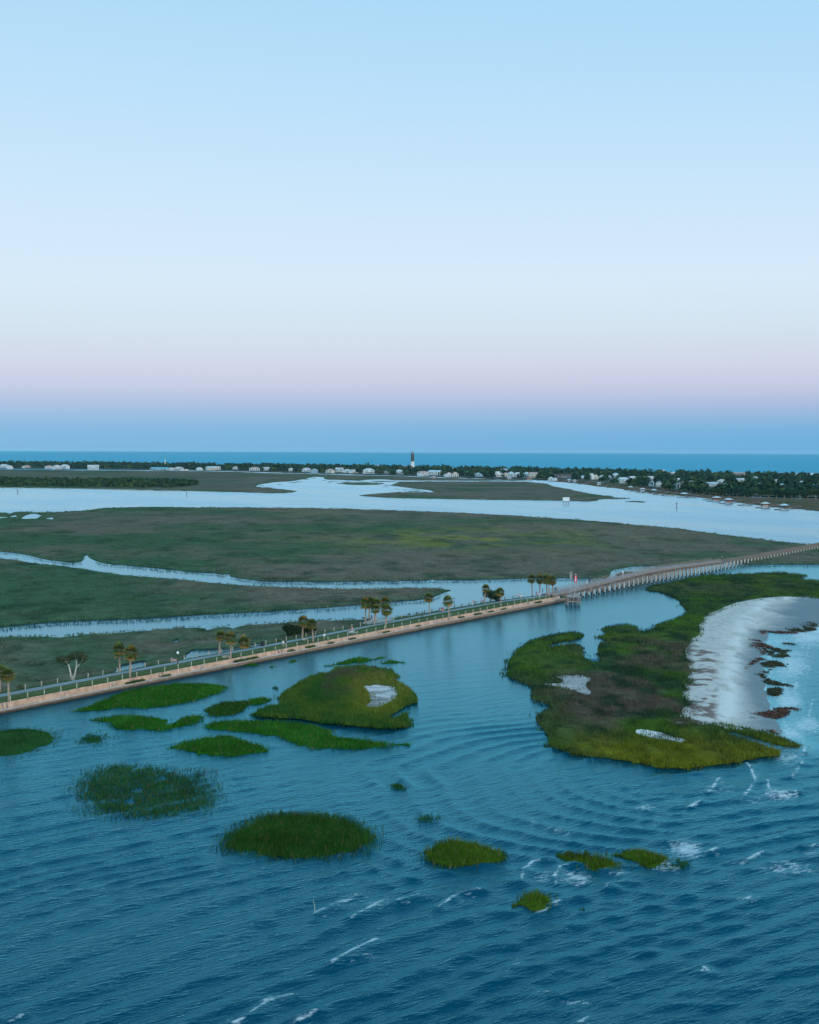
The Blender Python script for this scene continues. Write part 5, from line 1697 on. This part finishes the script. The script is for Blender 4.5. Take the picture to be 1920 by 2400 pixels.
k = MB(); k.box((0, -.155, .45), (.22, .02, .8)); k.box((0, -.155, -.45), (.26, .02, .55)); k.box((.0, -.155, -.02), (.34, .02, .14))
k.build('symbol', [M['white']], sg)
tag(sg, 'upright red board with white mark hung on the frame of the fender platform', 'sign')

# stake in the foreground
st_ = P(739, 2142, 0)
MBs = MB().tube([(0, 0, -.6), (-.05, 0, .8), (-.22, 0, 1.6)], [.035, .03, .02], 6).build('stake', [M['post']])
MBs.location = st_
tag(MBs, 'thin bare stake sticking out of the foreground waves', 'stake')

# ------------------------------------------------------------------ channel furniture
def marker(u, v, hpx, label, board=True):
    b = P(u, v, 0)
    d = math.hypot(b.x, b.y)
    h = hpx * d / FPX
    root = empty('channel_marker', b)
    MB().tube([(0, 0, -1), (0, 0, h)], [.32, .26], 7).build('pile', [M['dark']], root)
    MB().box((0, -.4, h - .7), (1.1, .08, 1.1)).build('daymark', [M['dark']], root)
    return tag(root, label, 'channel marker', 'channel markers')


marker(1586, 1193, 15, 'tall dark channel marker in the wide channel at right')
marker(42, 1157, 9, 'dark channel marker near the left edge')
marker(438, 1162, 8, 'dark channel marker in mid channel left of the lagoon')
b = P(1327, 1182, 0)
k = b.length / FPX
pl = empty('stilt_platform', b)
for x in (-5.2 * k, 0, 5.2 * k): MB().tube([(x, 0, -1), (x, 0, 3.2)], .22, 7).build('leg', [M['dark']], pl)
MB().box((0, .3, 2.6), (15 * k, .35, .4)).build('beam', [M['timber']], pl)
MB().box((0, -.25, 4.8), (15.5 * k, .22, 8.8 * k)).build('board', [M['white']], pl)
MB().box((0, -.25, 4.8 + 4.55 * k), (15.9 * k, .4, .18)).build('trim', [M['timber']], pl)
tag(pl, 'big white board on stilts standing in the wide channel', 'sign')

# ------------------------------------------------------------------ barrier island
ISL = [(-600, 1097), (0, 1099), (250, 1101), (500, 1103), (640, 1107), (760, 1110), (880, 1113), (980, 1116), (1100, 1120), (1200, 1123.5), (1290, 1125), (1340, 1128), (1400, 1133), (1500, 1141), (1600, 1154), (1700, 1162), (1800, 1165), (1920, 1168), (2500, 1184),
       (2500, 1124), (1920, 1117), (1500, 1107), (960, 1096), (0, 1085), (-600, 1078)]
FRONT = np.array(ISL[:19], float)
BACK = np.array(ISL[19:][::-1], float)
V = PX(ISL, 0.0)
V[:, 2] = 1.2
nI = len(V)
mb = MB().add([tuple(v) for v in V], [tuple(range(nI))])
gi = mb.build('island_ground', [mat_plain('island_soil', (.05, .06, .035), .95, .3, .02)])
tag(gi, kind='structure')
bv_ = PX([(u, np.interp(u, BACK[:, 0], BACK[:, 1]) - 1.0) for u in np.linspace(-500, 2400, 60)], 0)
sm = MB()
for a, b_ in zip(bv_[:-1], bv_[1:]): sm.add([(a[0], a[1] - 150, .9), (b_[0], b_[1] - 150, .9), (b_[0], b_[1] + 70, .5), (a[0], a[1] + 70, .5)], [(0, 1, 2, 3)])
tag(sm.build('ocean_beach', [mat_plain('ocean_sand', (.32, .32, .30), .9, .15, .01)]), kind='structure')

HOUSES = [  # u centre, v base, width px, height px, type, wall, roof, label
    (10, 1098, 22, 10, 'A', 'white', 'roof_white', 'white two storey house at the far left end of the tree line'), (24, 1099.5, 12, 8, 'B', 'white', 'roof_pale', 'small white gabled house next to the one at the far left end'),
    (62, 1097.5, 17, 7, 'A', 'cream', 'roof_pink', 'pinkish house alone in the trees left of the row of three'), (115, 1099.5, 18, 9, 'A', 'white', 'roof_pink', 'left house of the white row of three at left'), (133, 1100.3, 19, 10, 'D', 'white', 'roof_white', 'middle house of the white row of three at left'),
    (152, 1099.5, 19, 11, 'A', 'white', 'roof_white', 'right house of the white row of three at left'), (219, 1101, 26, 11, 'C', 'white', 'roof_white', 'wide white house between the row of three and the blue roofed hall'), (375, 1102, 47, 7, 'L', 'white', 'roof_blue', 'long low hall with turquoise roof below the tall mast'),
    (402, 1102, 16, 6, 'B', 'white', 'roof_pale', 'small white house at the right end of the turquoise roofed hall'), (419, 1103, 21, 9, 'A', 'white', 'roof_white', 'white house a step right of the turquoise roofed hall'), (437, 1104, 12, 5, 'B', 'white', 'roof_white', 'low white shed right of the white house by the hall'),
    (468, 1102.5, 13, 7, 'B', 'white', 'roof_white', 'small white gabled house left of the wide blue roofed house'), (500, 1102, 34, 9, 'C', 'cream', 'roof_pale', 'wide house with pale blue roof and cream walls right of the hall'), (516, 1093, 26, 5, 'L', 'white', 'roof_blue', 'blue roof showing above the trees behind the pale blue roofed house'),
    (553, 1100.5, 16, 8, 'B', 'white', 'roof_pale', 'white house half sunk in trees right of the blue roofs'), (597, 1104, 26, 10, 'A', 'white', 'roof_pink', 'broad white house with pinkish roof left of the lagoon'), (624, 1103, 18, 8, 'C', 'white', 'roof_white', 'white house just right of the pinkish roofed one'),
    (682, 1104.5, 18, 8, 'B', 'white', 'roof_white', 'white house above the top of the lagoon at its left'), (719, 1107, 19, 11, 'A', 'white', 'roof_white', 'tall white house above the small inlet of the lagoon'), (737, 1109, 17, 11, 'B', 'bluewall', 'roof_pale', 'bluish house right of the tall white one above the inlet'),
    (774, 1109.5, 18, 11, 'A', 'cream', 'roof_pink', 'cream house above the middle of the lagoon'), (796, 1107, 18, 11, 'C', 'white', 'roof_white', 'white house right of the cream one'), (813, 1108, 17, 9, 'A', 'white', 'roof_white', 'white house in the middle of the group above the lagoon'),
    (828, 1109.5, 18, 9, 'D', 'white', 'roof_white', 'boxy white house at the right end of the group above the lagoon'), (864, 1111, 26, 14, 'A', 'white', 'roof_white', 'big white house halfway between lagoon group and lighthouse'), (904, 1111, 17, 8, 'B', 'greywall', 'roof_grey', 'dull grey house left of the lighthouse'),
    (936, 1112, 18, 12, 'A', 'white', 'roof_white', 'white house below the lighthouse at its left'), (950, 1096, 22, 4, 'L', 'pinkwall', 'roof_red', 'row of pinkish red roofs at the foot of the lighthouse'), (886, 1094, 22, 4, 'L', 'cream', 'roof_pink', 'pinkish roof peeping over the trees left of the lighthouse'),
    (981, 1107, 14, 7, 'B', 'pinkwall', 'roof_red', 'small red roofed house just right of the lighthouse'), (991, 1115.5, 23, 11, 'C', 'white', 'roof_pink', 'white house in front of the small red roofed one'), (1020, 1114, 30, 12, 'C', 'white', 'roof_pale', 'wide pale house right of the lighthouse with blue grey roof'),
    (1050, 1117.5, 17, 11, 'B', 'white', 'roof_dark', 'left one of two dark gabled white houses'), (1065, 1117.5, 18, 12, 'B', 'cream', 'roof_dark', 'right one of two dark gabled houses'), (1070, 1101, 20, 5, 'L', 'white', 'roof_white', 'white roof over the trees behind the dark gabled houses'), (1122, 1118, 18, 10, 'B', 'bluewall', 'roof_pale', 'dim bluish house in trees between gabled pair and white row'),
    (1167, 1119, 18, 14, 'D', 'white', 'roof_white', 'tall white house starting the dense row above the creek mouth'), (1182, 1106, 18, 8, 'A', 'white', 'roof_pale', 'white house in the second row behind the dense row'), (1186, 1117.5, 14, 10, 'B', 'cream', 'roof_pink', 'narrow cream house in the dense row'),
    (1198, 1118, 14, 13, 'A', 'white', 'roof_pale', 'slim pale house in the middle of the dense row'), (1213, 1119, 20, 12, 'D', 'white', 'roof_white', 'wide white house with porches in the dense row'), (1234, 1119.5, 18, 13, 'A', 'bluewall', 'roof_pale', 'pale blue house near the right end of the dense row'),
    (1250, 1120, 20, 13, 'C', 'cream', 'roof_pink', 'cream house closing the dense row at right'), (1291, 1126.5, 11, 9, 'B', 'white', 'roof_white', 'small white gabled cottage on the bank below the long dark roof'), (1301, 1127, 9, 7, 'B', 'white', 'roof_pale', 'smaller white cottage touching the gabled one on the bank'), (1320, 1121, 48, 10, 'L', 'greywall', 'roof_dark', 'long building with a big dark brown roof'),
    (1365, 1122, 22, 7, 'L', 'white', 'roof_pale', 'low pale house right of the long dark roof'), (1386, 1123.5, 13, 14, 'D', 'white', 'roof_white', 'tall white boxy house right of the long dark roof'), (1397, 1123.5, 12, 12, 'B', 'cream', 'roof_pink', 'cream gabled house beside the tall boxy one'),
    (1413, 1122, 14, 9, 'A', 'white', 'roof_white', 'pale house left of the blue gabled house in trees'), (1428, 1127.5, 14, 14, 'B', 'bluewall', 'roof_pale', 'blue gabled house showing between trees above the docks'), (1443, 1121, 15, 13, 'A', 'white', 'roof_pale', 'white house with a turret top right of the blue gabled one'),
    (1461, 1133, 22, 14, 'C', 'white', 'roof_pale', 'white house on the bank below the turret topped one'), (1481, 1124, 22, 8, 'L', 'white', 'roof_white', 'long white roof among trees above the middle docks'), (1525, 1127, 23, 11, 'D', 'white', 'roof_white', 'white house with wide flat roof above the middle docks'),
    (1527, 1140, 12, 13, 'B', 'bluewall', 'roof_pale', 'bluish house below the wide flat roofed one'), (1544, 1141, 13, 14, 'A', 'white', 'roof_grey', 'white house with grey roof, half hidden right of the bluish one'), (1553, 1104.5, 12, 4, 'B', 'white', 'roof_white', 'small white roof up on the skyline above the middle docks'),
    (1577, 1112, 14, 6, 'C', 'white', 'roof_white', 'white roof in the upper trees right of the skyline roof'), (1589, 1128.5, 16, 8, 'A', 'white', 'roof_white', 'white roofed house left of the pink fronted one'), (1590, 1146, 18, 15, 'A', 'bluewall', 'roof_grey', 'tall blue house by the bank with a pink neighbour'),
    (1600, 1140, 14, 11, 'B', 'pinkwall', 'roof_pink', 'pink fronted house beside the tall blue one'), (1622, 1133, 13, 7, 'B', 'white', 'roof_pale', 'small white gable in trees right of the pink fronted house'), (1653, 1112, 8, 5, 'B', 'white', 'roof_white', 'tiny white gable high in the trees right of centre'),
    (1669, 1140, 30, 10, 'C', 'white', 'roof_pale', 'broad house with large pale blue grey roof'), (1692, 1134.5, 22, 11, 'D', 'white', 'roof_white', 'white house with flat roof right of the large pale roof'), (1702, 1143, 14, 11, 'B', 'white', 'roof_white', 'white gabled house below the flat roofed one'),
    (1733, 1113, 36, 6, 'L', 'pinkwall', 'roof_pink', 'long pink flat building on the skyline at right'), (1737, 1130, 27, 9, 'C', 'white', 'roof_white', 'white house below the long pink building'), (1770, 1125, 17, 8, 'A', 'white', 'roof_white', 'white house high in the trees right of the pink building'),
    (1780, 1139.5, 18, 9, 'B', 'white', 'roof_white', 'white gabled house in trees above the tan marsh strip'), (1818, 1132, 18, 9, 'A', 'white', 'roof_white', 'white house near the right end of the trees'), (1833, 1141, 17, 7, 'C', 'white', 'roof_pale', 'pale blue roof below the house near the right end'), (1881, 1133, 13, 6, 'B', 'white', 'roof_white', 'small white gable close to the right edge'),
    (1909, 1144, 24, 8, 'L', 'white', 'roof_blue', 'low house with light blue roof cut by the right edge'),
]
HP = {}


def house_proto(kind):
    """unit house about 10 wide, 6.5 high, front towards -y; parts: wall, roof, porch, windows, chimney"""
    root = empty('house', (0, 0, 0))
    W_, D_, H_ = 10.0, 8.0, 4.6
    if kind == 'L': W_, H_ = 10.0, 1.9
    wl_ = MB()
    if kind in 'ABCD':
        for x in np.linspace(-W_ / 2 + .3, W_ / 2 - .3, 6): wl_.box((x, -D_ / 2 + .3, .35), (.35, .35, .7))
        wl_.box((0, .3, .35), (W_ - .6, D_ - 1.4, .7))
    wl_.box((0, 0, .7 + (H_ - .7) / 2), (W_, D_, H_ - .7))
    wl = wl_.build('wall', [M['white']], root)
    rf = MB()
    e = .45
    if kind in 'A':
        rf.add([(-W_ / 2 - e, -D_ / 2 - e, H_ + .02), (W_ / 2 + e, -D_ / 2 - e, H_ + .02), (W_ / 2 + e, D_ / 2 + e, H_ + .02), (-W_ / 2 - e, D_ / 2 + e, H_ + .02), (-W_ / 2 + 3.4, 0, H_ + 2.1), (W_ / 2 - 3.4, 0, H_ + 2.1)], [(0, 1, 5, 4), (1, 2, 5), (2, 3, 4, 5), (3, 0, 4), (3, 2, 1, 0)])
        rf.box((0, -2.4, H_ + 1.0), (2.0, 2.2, 1.1), 0)
        rf.add([(-1.3, -3.7, H_ + 1.55), (1.3, -3.7, H_ + 1.55), (1.3, -.8, H_ + 1.55), (-1.3, -.8, H_ + 1.55), (0, -3.7, H_ + 2.4), (0, -.8, H_ + 2.4)], [(0, 4, 5, 3), (1, 2, 5, 4), (0, 1, 4)])
    elif kind == 'B':
        rf.add([(-W_ / 2 - e, -D_ / 2 - e, H_ - .1), (W_ / 2 + e, -D_ / 2 - e, H_ - .1), (W_ / 2 + e, D_ / 2 + e, H_ - .1), (-W_ / 2 - e, D_ / 2 + e, H_ - .1), (0, -D_ / 2 - e, H_ + 2.9), (0, D_ / 2 + e, H_ + 2.9)], [(0, 4, 5, 3), (1, 2, 5, 4), (3, 2, 1, 0)])
        wl2 = MB().add([(-W_ / 2, -D_ / 2, H_), (W_ / 2, -D_ / 2, H_), (0, -D_ / 2, H_ + 2.7)], [(0, 1, 2)]).build('gable', [M['white']], root)
    elif kind == 'C':
        rf.add([(-W_ / 2 - e, -D_ / 2 - e, H_), (W_ / 2 + e, -D_ / 2 - e, H_), (W_ / 2 + e, D_ / 2 + e, H_), (-W_ / 2 - e, D_ / 2 + e, H_), (-W_ / 2 - e, 0, H_ + 2.0), (W_ / 2 + e, 0, H_ + 2.0)], [(0, 1, 5, 4), (2, 3, 4, 5), (1, 2, 5), (3, 0, 4), (3, 2, 1, 0)])
        rf.add([(.5, -D_ / 2 - 1.2, H_ - .2), (4.3, -D_ / 2 - 1.2, H_ - .2), (2.4, -D_ / 2 - 1.2, H_ + 1.6), (.5, -1, H_ - .2), (4.3, -1, H_ - .2), (2.4, -1, H_ + 1.6)], [(0, 2, 5, 3), (1, 4, 5, 2)])
        MB().add([(.7, -D_ / 2 - .8, .7), (4.1, -D_ / 2 - .8, .7), (4.1, -D_ / 2 - .8, H_ - .2), (2.4, -D_ / 2 - .8, H_ + 1.4), (.7, -D_ / 2 - .8, H_ - .2), (.7, -D_ / 2, .7), (.7, -D_ / 2, H_ - .2), (4.1, -D_ / 2, .7), (4.1, -D_ / 2, H_ - .2)], [(0, 1, 2, 3, 4), (0, 4, 6, 5), (1, 7, 8, 2)]).build('gable', [M['white']], root)
    elif kind == 'D':
        rf.box((0, 0, H_ + .16), (W_ + .9, D_ + .9, .32)); rf.box((0, .6, H_ + .95), (5.2, 4.4, 1.3)); rf.box((0, .6, H_ + 1.72), (6.0, 5.2, .24))
    else:
        rf.add([(-W_ / 2 - .2, -D_ / 2 - e, H_), (W_ / 2 + .2, -D_ / 2 - e, H_), (W_ / 2 + .2, D_ / 2 + e, H_), (-W_ / 2 - .2, D_ / 2 + e, H_), (-W_ / 2 + .1, 0, H_ + 1.5), (W_ / 2 - .1, 0, H_ + 1.5)], [(0, 1, 5, 4), (2, 3, 4, 5), (1, 2, 5), (3, 0, 4), (3, 2, 1, 0)])
    rfo = rf.build('roof', [M['roof_white']], root)
    fy = -D_ / 2 - .04
    floors = [(1.9, 1.2), (3.6, 1.1)] if kind != 'L' else [(1.25, .7)]
    xs = [-3.7, -1.8, 1.9, 3.8] if kind != 'L' else [-4.0, -2.2, 2.2, 4.0]
    if kind == 'B': xs = [-3.3, 0, 3.3]
    for (z, hh) in floors:
        for x in xs:
            if kind == 'C' and .6 < x < 4.2: yy = -D_ / 2 - .84
            else: yy = fy
            MB().box((x, yy, z), (1.05, .06, hh)).build('window', [M['window']], root)
    if kind != 'L':
        MB().box((0, fy, 1.75), (1.0, .06, 1.9)).build('door', [M['timber']], root)
    if kind in 'AD':
        pb = MB()
        pb.box((0, -D_ / 2 - 1.1, 2.75), (W_ * .9, 2.1, .16))
        pb.box((0, -D_ / 2 - 1.1, .75), (W_ * .9, 2.1, .14))
        for x in np.linspace(-W_ * .44, W_ * .44, 6): pb.box((x, -D_ / 2 - 2.0, 1.7), (.2, .2, 2.0))
        pb.build('porch', [M['white']], root)
    if kind in 'AC': MB().box((2.9, 1.2, H_ + 1.7), (.6, .6, 1.6)).build('chimney', [M['greywall']], rfo)
    return root


hkinds = {}
HPOS = []
for (hu, hv, wpx, hpx, kd, wm, rm, lab) in HOUSES:
    p = P(hu, hv, 1.2)
    d = p.length
    w_ = wpx * d / FPX
    h_ = hpx * d / FPX
    fullw = 10.9
    fullh = {'A': 7.0, 'B': 7.5, 'C': 6.6, 'D': 6.44, 'L': 3.4}[kd]
    if kd not in hkinds:
        hkinds[kd] = o = house_proto(kd)
    else:
        o = copy_tree(hkinds[kd])
    o.location = p
    az = math.atan2(p.x, p.y)
    o.rotation_euler = (0, 0, -az + random.uniform(-.8, .8))
    o.scale = (w_ / fullw, min(w_ / fullw, 1.9), h_ / fullh)
    for c in children(o):
        nm = c.name.split('.')[0]
        mk = {'wall': wm, 'gable': wm, 'roof': rm}.get(nm)
        if mk:
            c.material_slots[0].link = 'OBJECT'
            c.material_slots[0].material = M[mk]
    tag(o, lab, 'house', 'houses on the island')
    HPOS.append((hu, hv, wpx, hpx))
HPOS = np.array(HPOS)

# woods: lobed crowns out of leaf-clump faces
def forest(spots, seed, cols, hmin, hmax, per=26, size=1.35):
    r = np.random.default_rng(seed)
    Vs, Cs = [], []
    n = len(spots)
    H = r.uniform(hmin, hmax, n)
    Rr = H * r.uniform(.42, .68, n)
    tc_ = np.array(cols)[r.integers(0, len(cols), n)] * r.uniform(.75, 1.25, n)[:, None]
    K = per
    d = r.normal(0, 1, (n, K, 3))
    d[..., 2] = np.abs(d[..., 2]) * .9 + .0
    d /= np.linalg.norm(d, axis=2)[..., None]
    lob = 1 + .22 * np.sin(d[..., 0] * 5 + r.uniform(0, 6, (n, 1))) * np.cos(d[..., 1] * 4 + r.uniform(0, 6, (n, 1)))
    rad = lob * r.uniform(.72, 1.0, (n, K))
    c = np.stack([d[..., 0] * rad * Rr[:, None], d[..., 1] * rad * Rr[:, None], H[:, None] * (.22 + .78 * d[..., 2] * rad)], -1) + spots[:, None, :]
    c = c.reshape(-1, 3)
    dn = d.reshape(-1, 3)
    a = np.cross(dn, r.normal(0, 1, dn.shape)); a /= np.maximum(np.linalg.norm(a, axis=1), 1e-6)[:, None]
    b = np.cross(dn + r.normal(0, .35, dn.shape), a); b /= np.maximum(np.linalg.norm(b, axis=1), 1e-6)[:, None]
    s = (np.repeat(Rr, K) * .36 * r.uniform(.6, 1.35, len(c)))[:, None] * size / 1.35
    V = np.stack([c - a * s, c - b * s * .8, c + a * s, c + b * s * .8], 1).reshape(-1, 3)
    C = np.repeat(np.repeat(tc_, K, 0) * r.uniform(.7, 1.35, len(c))[:, None], 4, 0)
    return V, np.arange(len(V)).reshape(-1, 4), C


WC = [(.007, .030, .018), (.010, .040, .022), (.020, .056, .024), (.012, .042, .022), (.042, .066, .024), (.005, .024, .016)]
r = np.random.default_rng(800)
n = 9000
gu = r.uniform(-450, 2300, n)
tt = r.uniform(0, 1, n)
fv = np.interp(gu, FRONT[:, 0], FRONT[:, 1]) - 1.5
bv = np.interp(gu, BACK[:, 0], BACK[:, 1]) + .6
gv = fv + (bv - fv) * tt
keep = np.ones(n, bool)
for (hu, hv, wpx, hpx) in HPOS:                 # clearings at and in front of each house
    inx = np.abs(gu - hu) < wpx * .42 + 1
    keep &= ~(inx & (gv > hv - 1.3) & (gv < hv + (12 if hv > 1106 and hu > 1290 else 3.6)))
keep &= ~((np.abs(gu - 967) < 5) & (gv > 1096.5) & (gv < 1106))
front_gap = vn(gu / 23, gu * 0, 5) < .35
keep &= ~(front_gap & (tt < .10))
spots = PX(np.stack([gu, gv], 1)[keep], 1.0)
V, F, C = forest(spots, 801, WC, 5.0, 12.0, per=30)
tag(link('island_woods', npmesh('island_woods', V, F, M['leaf'], C)), 'dark evergreen woods covering the far barrier island', 'woods', kind='stuff')

# bank trees on the right, one by one
OAKS = [(1478, 1137, 15), (1492, 1141, 16), (1507, 1142, 16), (1556, 1147, 14), (1566, 1148, 15), (1617, 1155, 17), (1632, 1157, 19), (1648, 1158, 18), (1663, 1159, 16), (1678, 1160, 19), (1694, 1161.5, 17), (1710, 1162, 20), (1727, 1163, 17), (1745, 1164, 19), (1764, 1163.5, 20), (1783, 1164.5, 18),
        (1802, 1165, 21), (1821, 1166.5, 22), (1838, 1168, 20), (1856, 1167, 23), (1875, 1168, 24), (1893, 1168, 22), (1912, 1169, 25), (1434, 1133, 11), (1408, 1130, 12)]
for i, (ou, ov, hp) in enumerate(OAKS):
    b = P(ou, ov, 1.0)
    d = b.length
    h = hp * d / FPX
    root = empty('oak_tree', b)
    MB().tube([(0, 0, -.3), (.1, 0, h * .25), (.2, .1, h * .55)], [h * .05, h * .04, h * .02], 6).build('trunk', [M['bark']], root)
    rr = np.random.default_rng(820 + i)
    lob = np.array([(rr.uniform(-.34, .34) * h, rr.uniform(-.34, .34) * h, h * rr.uniform(.3, .75)) for _ in range(9)])
    V, F, C = leaf_cloud(rr, lob, [h * rr.uniform(.18, .28) for _ in range(9)], 700, h * .055, [WC[i % 6], WC[(i + 1) % 6]])
    link('crown', npmesh('crown', V, F, M['leaf'], C), root)
    tag(root, 'dark rounded tree in the front row along the creek bank at right', 'tree', 'front row trees on the right bank')

# grove on the marsh at left
n = 1500
gu = r.uniform(-300, 462, n)
bot = np.interp(gu, [-300, 0, 250, 400, 465], [1138, 1139.5, 1143.5, 1144, 1137])
top = np.interp(gu, [-300, 0, 250, 400, 465], [1123, 1124, 1126, 1128.5, 1132])
gv = top + (bot - top) * r.uniform(0, 1, n)
spots = PX(np.stack([gu, gv], 1), 1.0)
V, F, C = forest(spots, 811, [(.020, .046, .016), (.028, .058, .020), (.013, .034, .015), (.040, .066, .022)], 4.0, 6.8, per=36)
tag(link('marsh_thicket', npmesh('marsh_thicket', V, F, M['leaf'], C)), 'long low dense thicket on the far marsh at left', 'thicket', kind='stuff')
sb = MB()
pts = [(-250, 1141.6), (60, 1143.6), (200, 1146.2), (330, 1148.5), (440, 1151), (520, 1153.3)]
for a, b_ in zip(pts[:-1], pts[1:]):
    sb.add([P(a[0], a[1] - .9, .5), P(b_[0], b_[1] - .9, .5), P(b_[0], b_[1] + .35, .1), P(a[0], a[1] + .35, .1)], [(3, 2, 1, 0)])
tag(sb.build('shell_bank', [mat_plain('shell_sand', (.42, .40, .36), .9, .3, .02)]), kind='structure')

# lighthouse
lb = P(967, 1097.5, 1.2)
d = lb.length
hh = (1097.5 - 1058.3) * d / FPX
lt = empty('lighthouse', lb, .35)
wd = 6.6 * d / FPX
hw = hh * .40
MB().box((0, 0, hw / 2), (wd, wd, hw), 0, 0, .95).build('white_shaft', [M['white']], lt)
MB().box((0, 0, hw + hh * .235), (wd * .95, wd * .95, hh * .47), 0, 0, .93).build('black_shaft', [M['lightblack']], lt)
MB().box((0, 0, hw + hh * .475), (wd * 1.12, wd * 1.12, hh * .012)).build('gallery', [M['lightblack']], lt)
ln = MB()
ln.tube([(0, 0, hh * .88), (0, 0, hh * .955)], [wd * .40, wd * .40], 12)
ln.build('lantern', [M['steel']], lt)
MB().tube([(0, 0, hh * .955), (0, 0, hh * .97), (0, 0, hh * 1.0)], [wd * .48, wd * .44, wd * .05], 12).build('cap', [M['lightblack']], lt)
for z in (.3, .5, .7): MB().box((0, -wd * .47, hh * z), (wd * .14, .3, hh * .03)).build('window', [M['window']], lt)
tag(lt, 'tall square lighthouse, black above and white below, rising over the island', 'lighthouse')
# mast
mbp = P(387, 1098, 1.2)
d = mbp.length
k = d / FPX
ms = empty('radio_mast', mbp)
MB().tube([(0, 0, 0), (0, 0, 21.5 * k)], [1.05 * k, .85 * k], 8).build('white_base', [M['white']], ms)
MB().tube([(0, 0, 21.5 * k), (0, 0, 34 * k), (0, 0, 41 * k)], [.6 * k, .5 * k, .15 * k], 6).build('antenna', [mat_plain('green_mast', (.06, .22, .22), .6)], ms)
tag(ms, 'tall thin mast, white below and green above, beside the turquoise roofed hall', 'mast')

# docks along the right bank
def dock(u, v, wpx, roof, label, long_px=18, wallm='timber', boat=False):
    b = P(u, v, 0)
    d = b.length
    k = d / FPX
    bank = P(u + long_px, v - 5, 0)
    root = empty('dock', b)
    ax = bank - b
    w_ = wpx * k
    f = MB().box((0, 0, 1.1), (w_, w_ * .8, .25))
    f.build('deck', [M['timber']], root)
    for sx_ in (-.45, 0, .45):
        for sy_ in (-.36, .36): MB().tube([(sx_ * w_, sy_ * w_, -1), (sx_ * w_, sy_ * w_, 3.9 if roof else 2.0)], .17, 6).build('pile', [M['dark']], root)
    wk = MB()
    wk.beam(Vector((ax.normalized().x * w_ * .3, ax.normalized().y * w_ * .3, 1.25)), Vector((ax.x, ax.y, 1.25)), 1.6, .2)
    wk.build('walkway', [M['timber']], root)
    for i in range(2, 9):
        q_ = ax * (i / 9)
        MB().tube([(q_.x, q_.y, -1), (q_.x, q_.y, 2.1)], .2, 6).build('pile', [M['dark']], root)
    if roof:
        e = .6
        MB().add([(-w_ / 2 - e, -w_ * .4 - e, 3.9), (w_ / 2 + e, -w_ * .4 - e, 3.9), (w_ / 2 + e, w_ * .4 + e, 3.9), (-w_ / 2 - e, w_ * .4 + e, 3.9), (-w_ * .15, 0, 5.2), (w_ * .15, 0, 5.2)], [(0, 1, 5, 4), (1, 2, 5), (2, 3, 4, 5), (3, 0, 4), (3, 2, 1, 0)]).build('roof', [M[roof]], root)
        if wallm != 'timber': MB().box((0, 0, 2.0), (w_ * .6, w_ * .45, 1.6)).build('shed', [M[wallm]], root)
    fl = MB().box((-w_ * .95, -w_ * .2, .35), (w_ * .8, 2.4, .5))
    fl.build('float', [M['dark']], root)
    return tag(root, label, 'dock', 'docks on the creek bank')


for args in [(1838, 1195, 17, 'roof_pale', 'dock with grey blue roof, rightmost along the bank', 40), (1794, 1190.5, 17, 'roof_white', 'dock with white hip roof, second from the right', 34, 'pinkwall'), (1751, 1184.5, 16, None, 'roofless dock between the white roof and the red sheds', 30),
             (1708, 1180.5, 17, 'roof_pale', 'dock with pale roof over a red shed, fourth from the right', 26, 'roof_red'), (1680, 1175.5, 17, 'roof_white', 'dock with white roof over a reddish shed left of its red twin', 24, 'roof_red'), (1663, 1172, 12, None, 'plain dock left of the reddish shed'), (1624, 1167, 12, None, 'plain dock below the pink fronted house'),
             (1604, 1165.5, 15, 'roof_pale', 'dock with pale roof below the tall blue house'), (1572, 1162.5, 16, None, 'long dark dock left of the pale roofed one'), (1549, 1160, 14, None, 'dark dock below the half hidden grey roofed house'), (1533, 1156.5, 12, 'roof_pale', 'dock with small pale roof below the bluish house'), (1506, 1154, 13, 'roof_white', 'dock with white shed in the crowded middle stretch', 14, 'white'),
             (1493, 1151.5, 12, None, 'open dock in the crowded middle stretch, left of the white shed'), (1478, 1149, 11, 'roof_white', 'dock with small white roof below the long white roof'), (1437, 1143, 11, None, 'open dock below the blue gabled house'), (1420, 1140.5, 12, None, 'open dock right of the bright white dock shed'), (1404, 1139, 11, 'roof_white', 'bright white dock shed below the cream gabled house', 12, 'white'),
             (1370, 1135, 11, None, 'open dock below the low pale house'), (1347, 1132, 10, 'roof_white', 'dock with pale shed below the right end of the dark roof', 10, 'white'), (1334, 1130.5, 9, 'roof_pale', 'round topped dock shed below the long dark roof', 10, 'white'), (1321, 1129, 9, None, 'open dock at the left end of the right bank'),
             (1241, 1125.5, 15, 'roof_red', 'dock with reddish pink roof in front of the dense house row', 8, 'pinkwall'), (1194, 1124, 13, 'roof_white', 'dock with white roof in front of the dense house row', 8, 'white'), (1132, 1124, 12, None, 'low dock left of the dense house row', 8), (1018, 1122.5, 10, 'roof_pink', 'dock with pinkish roof below the wide pale house', 6, 'pinkwall')]:
    dock(*args)

# ------------------------------------------------------------------ sea air: far things fade towards pale blue
hz = MB().box((0, 12100, 30.5), (36000, 27800, 63))
hm_ = bpy.data.materials.new('sea_air')
hm_.use_nodes = True
hn = hm_.node_tree
hn.nodes.remove(hn.nodes['Principled BSDF'])
pv = hn.nodes.new('ShaderNodeVolumePrincipled')
pv.inputs['Color'].default_value = (0.5, 0.82, 1.0, 1)
pv.inputs['Density'].default_value = HAZE
hn.links.new(pv.outputs[0], hn.nodes['Material Output'].inputs['Volume'])
tag(hz.build('haze', [hm_]), kind='stuff')
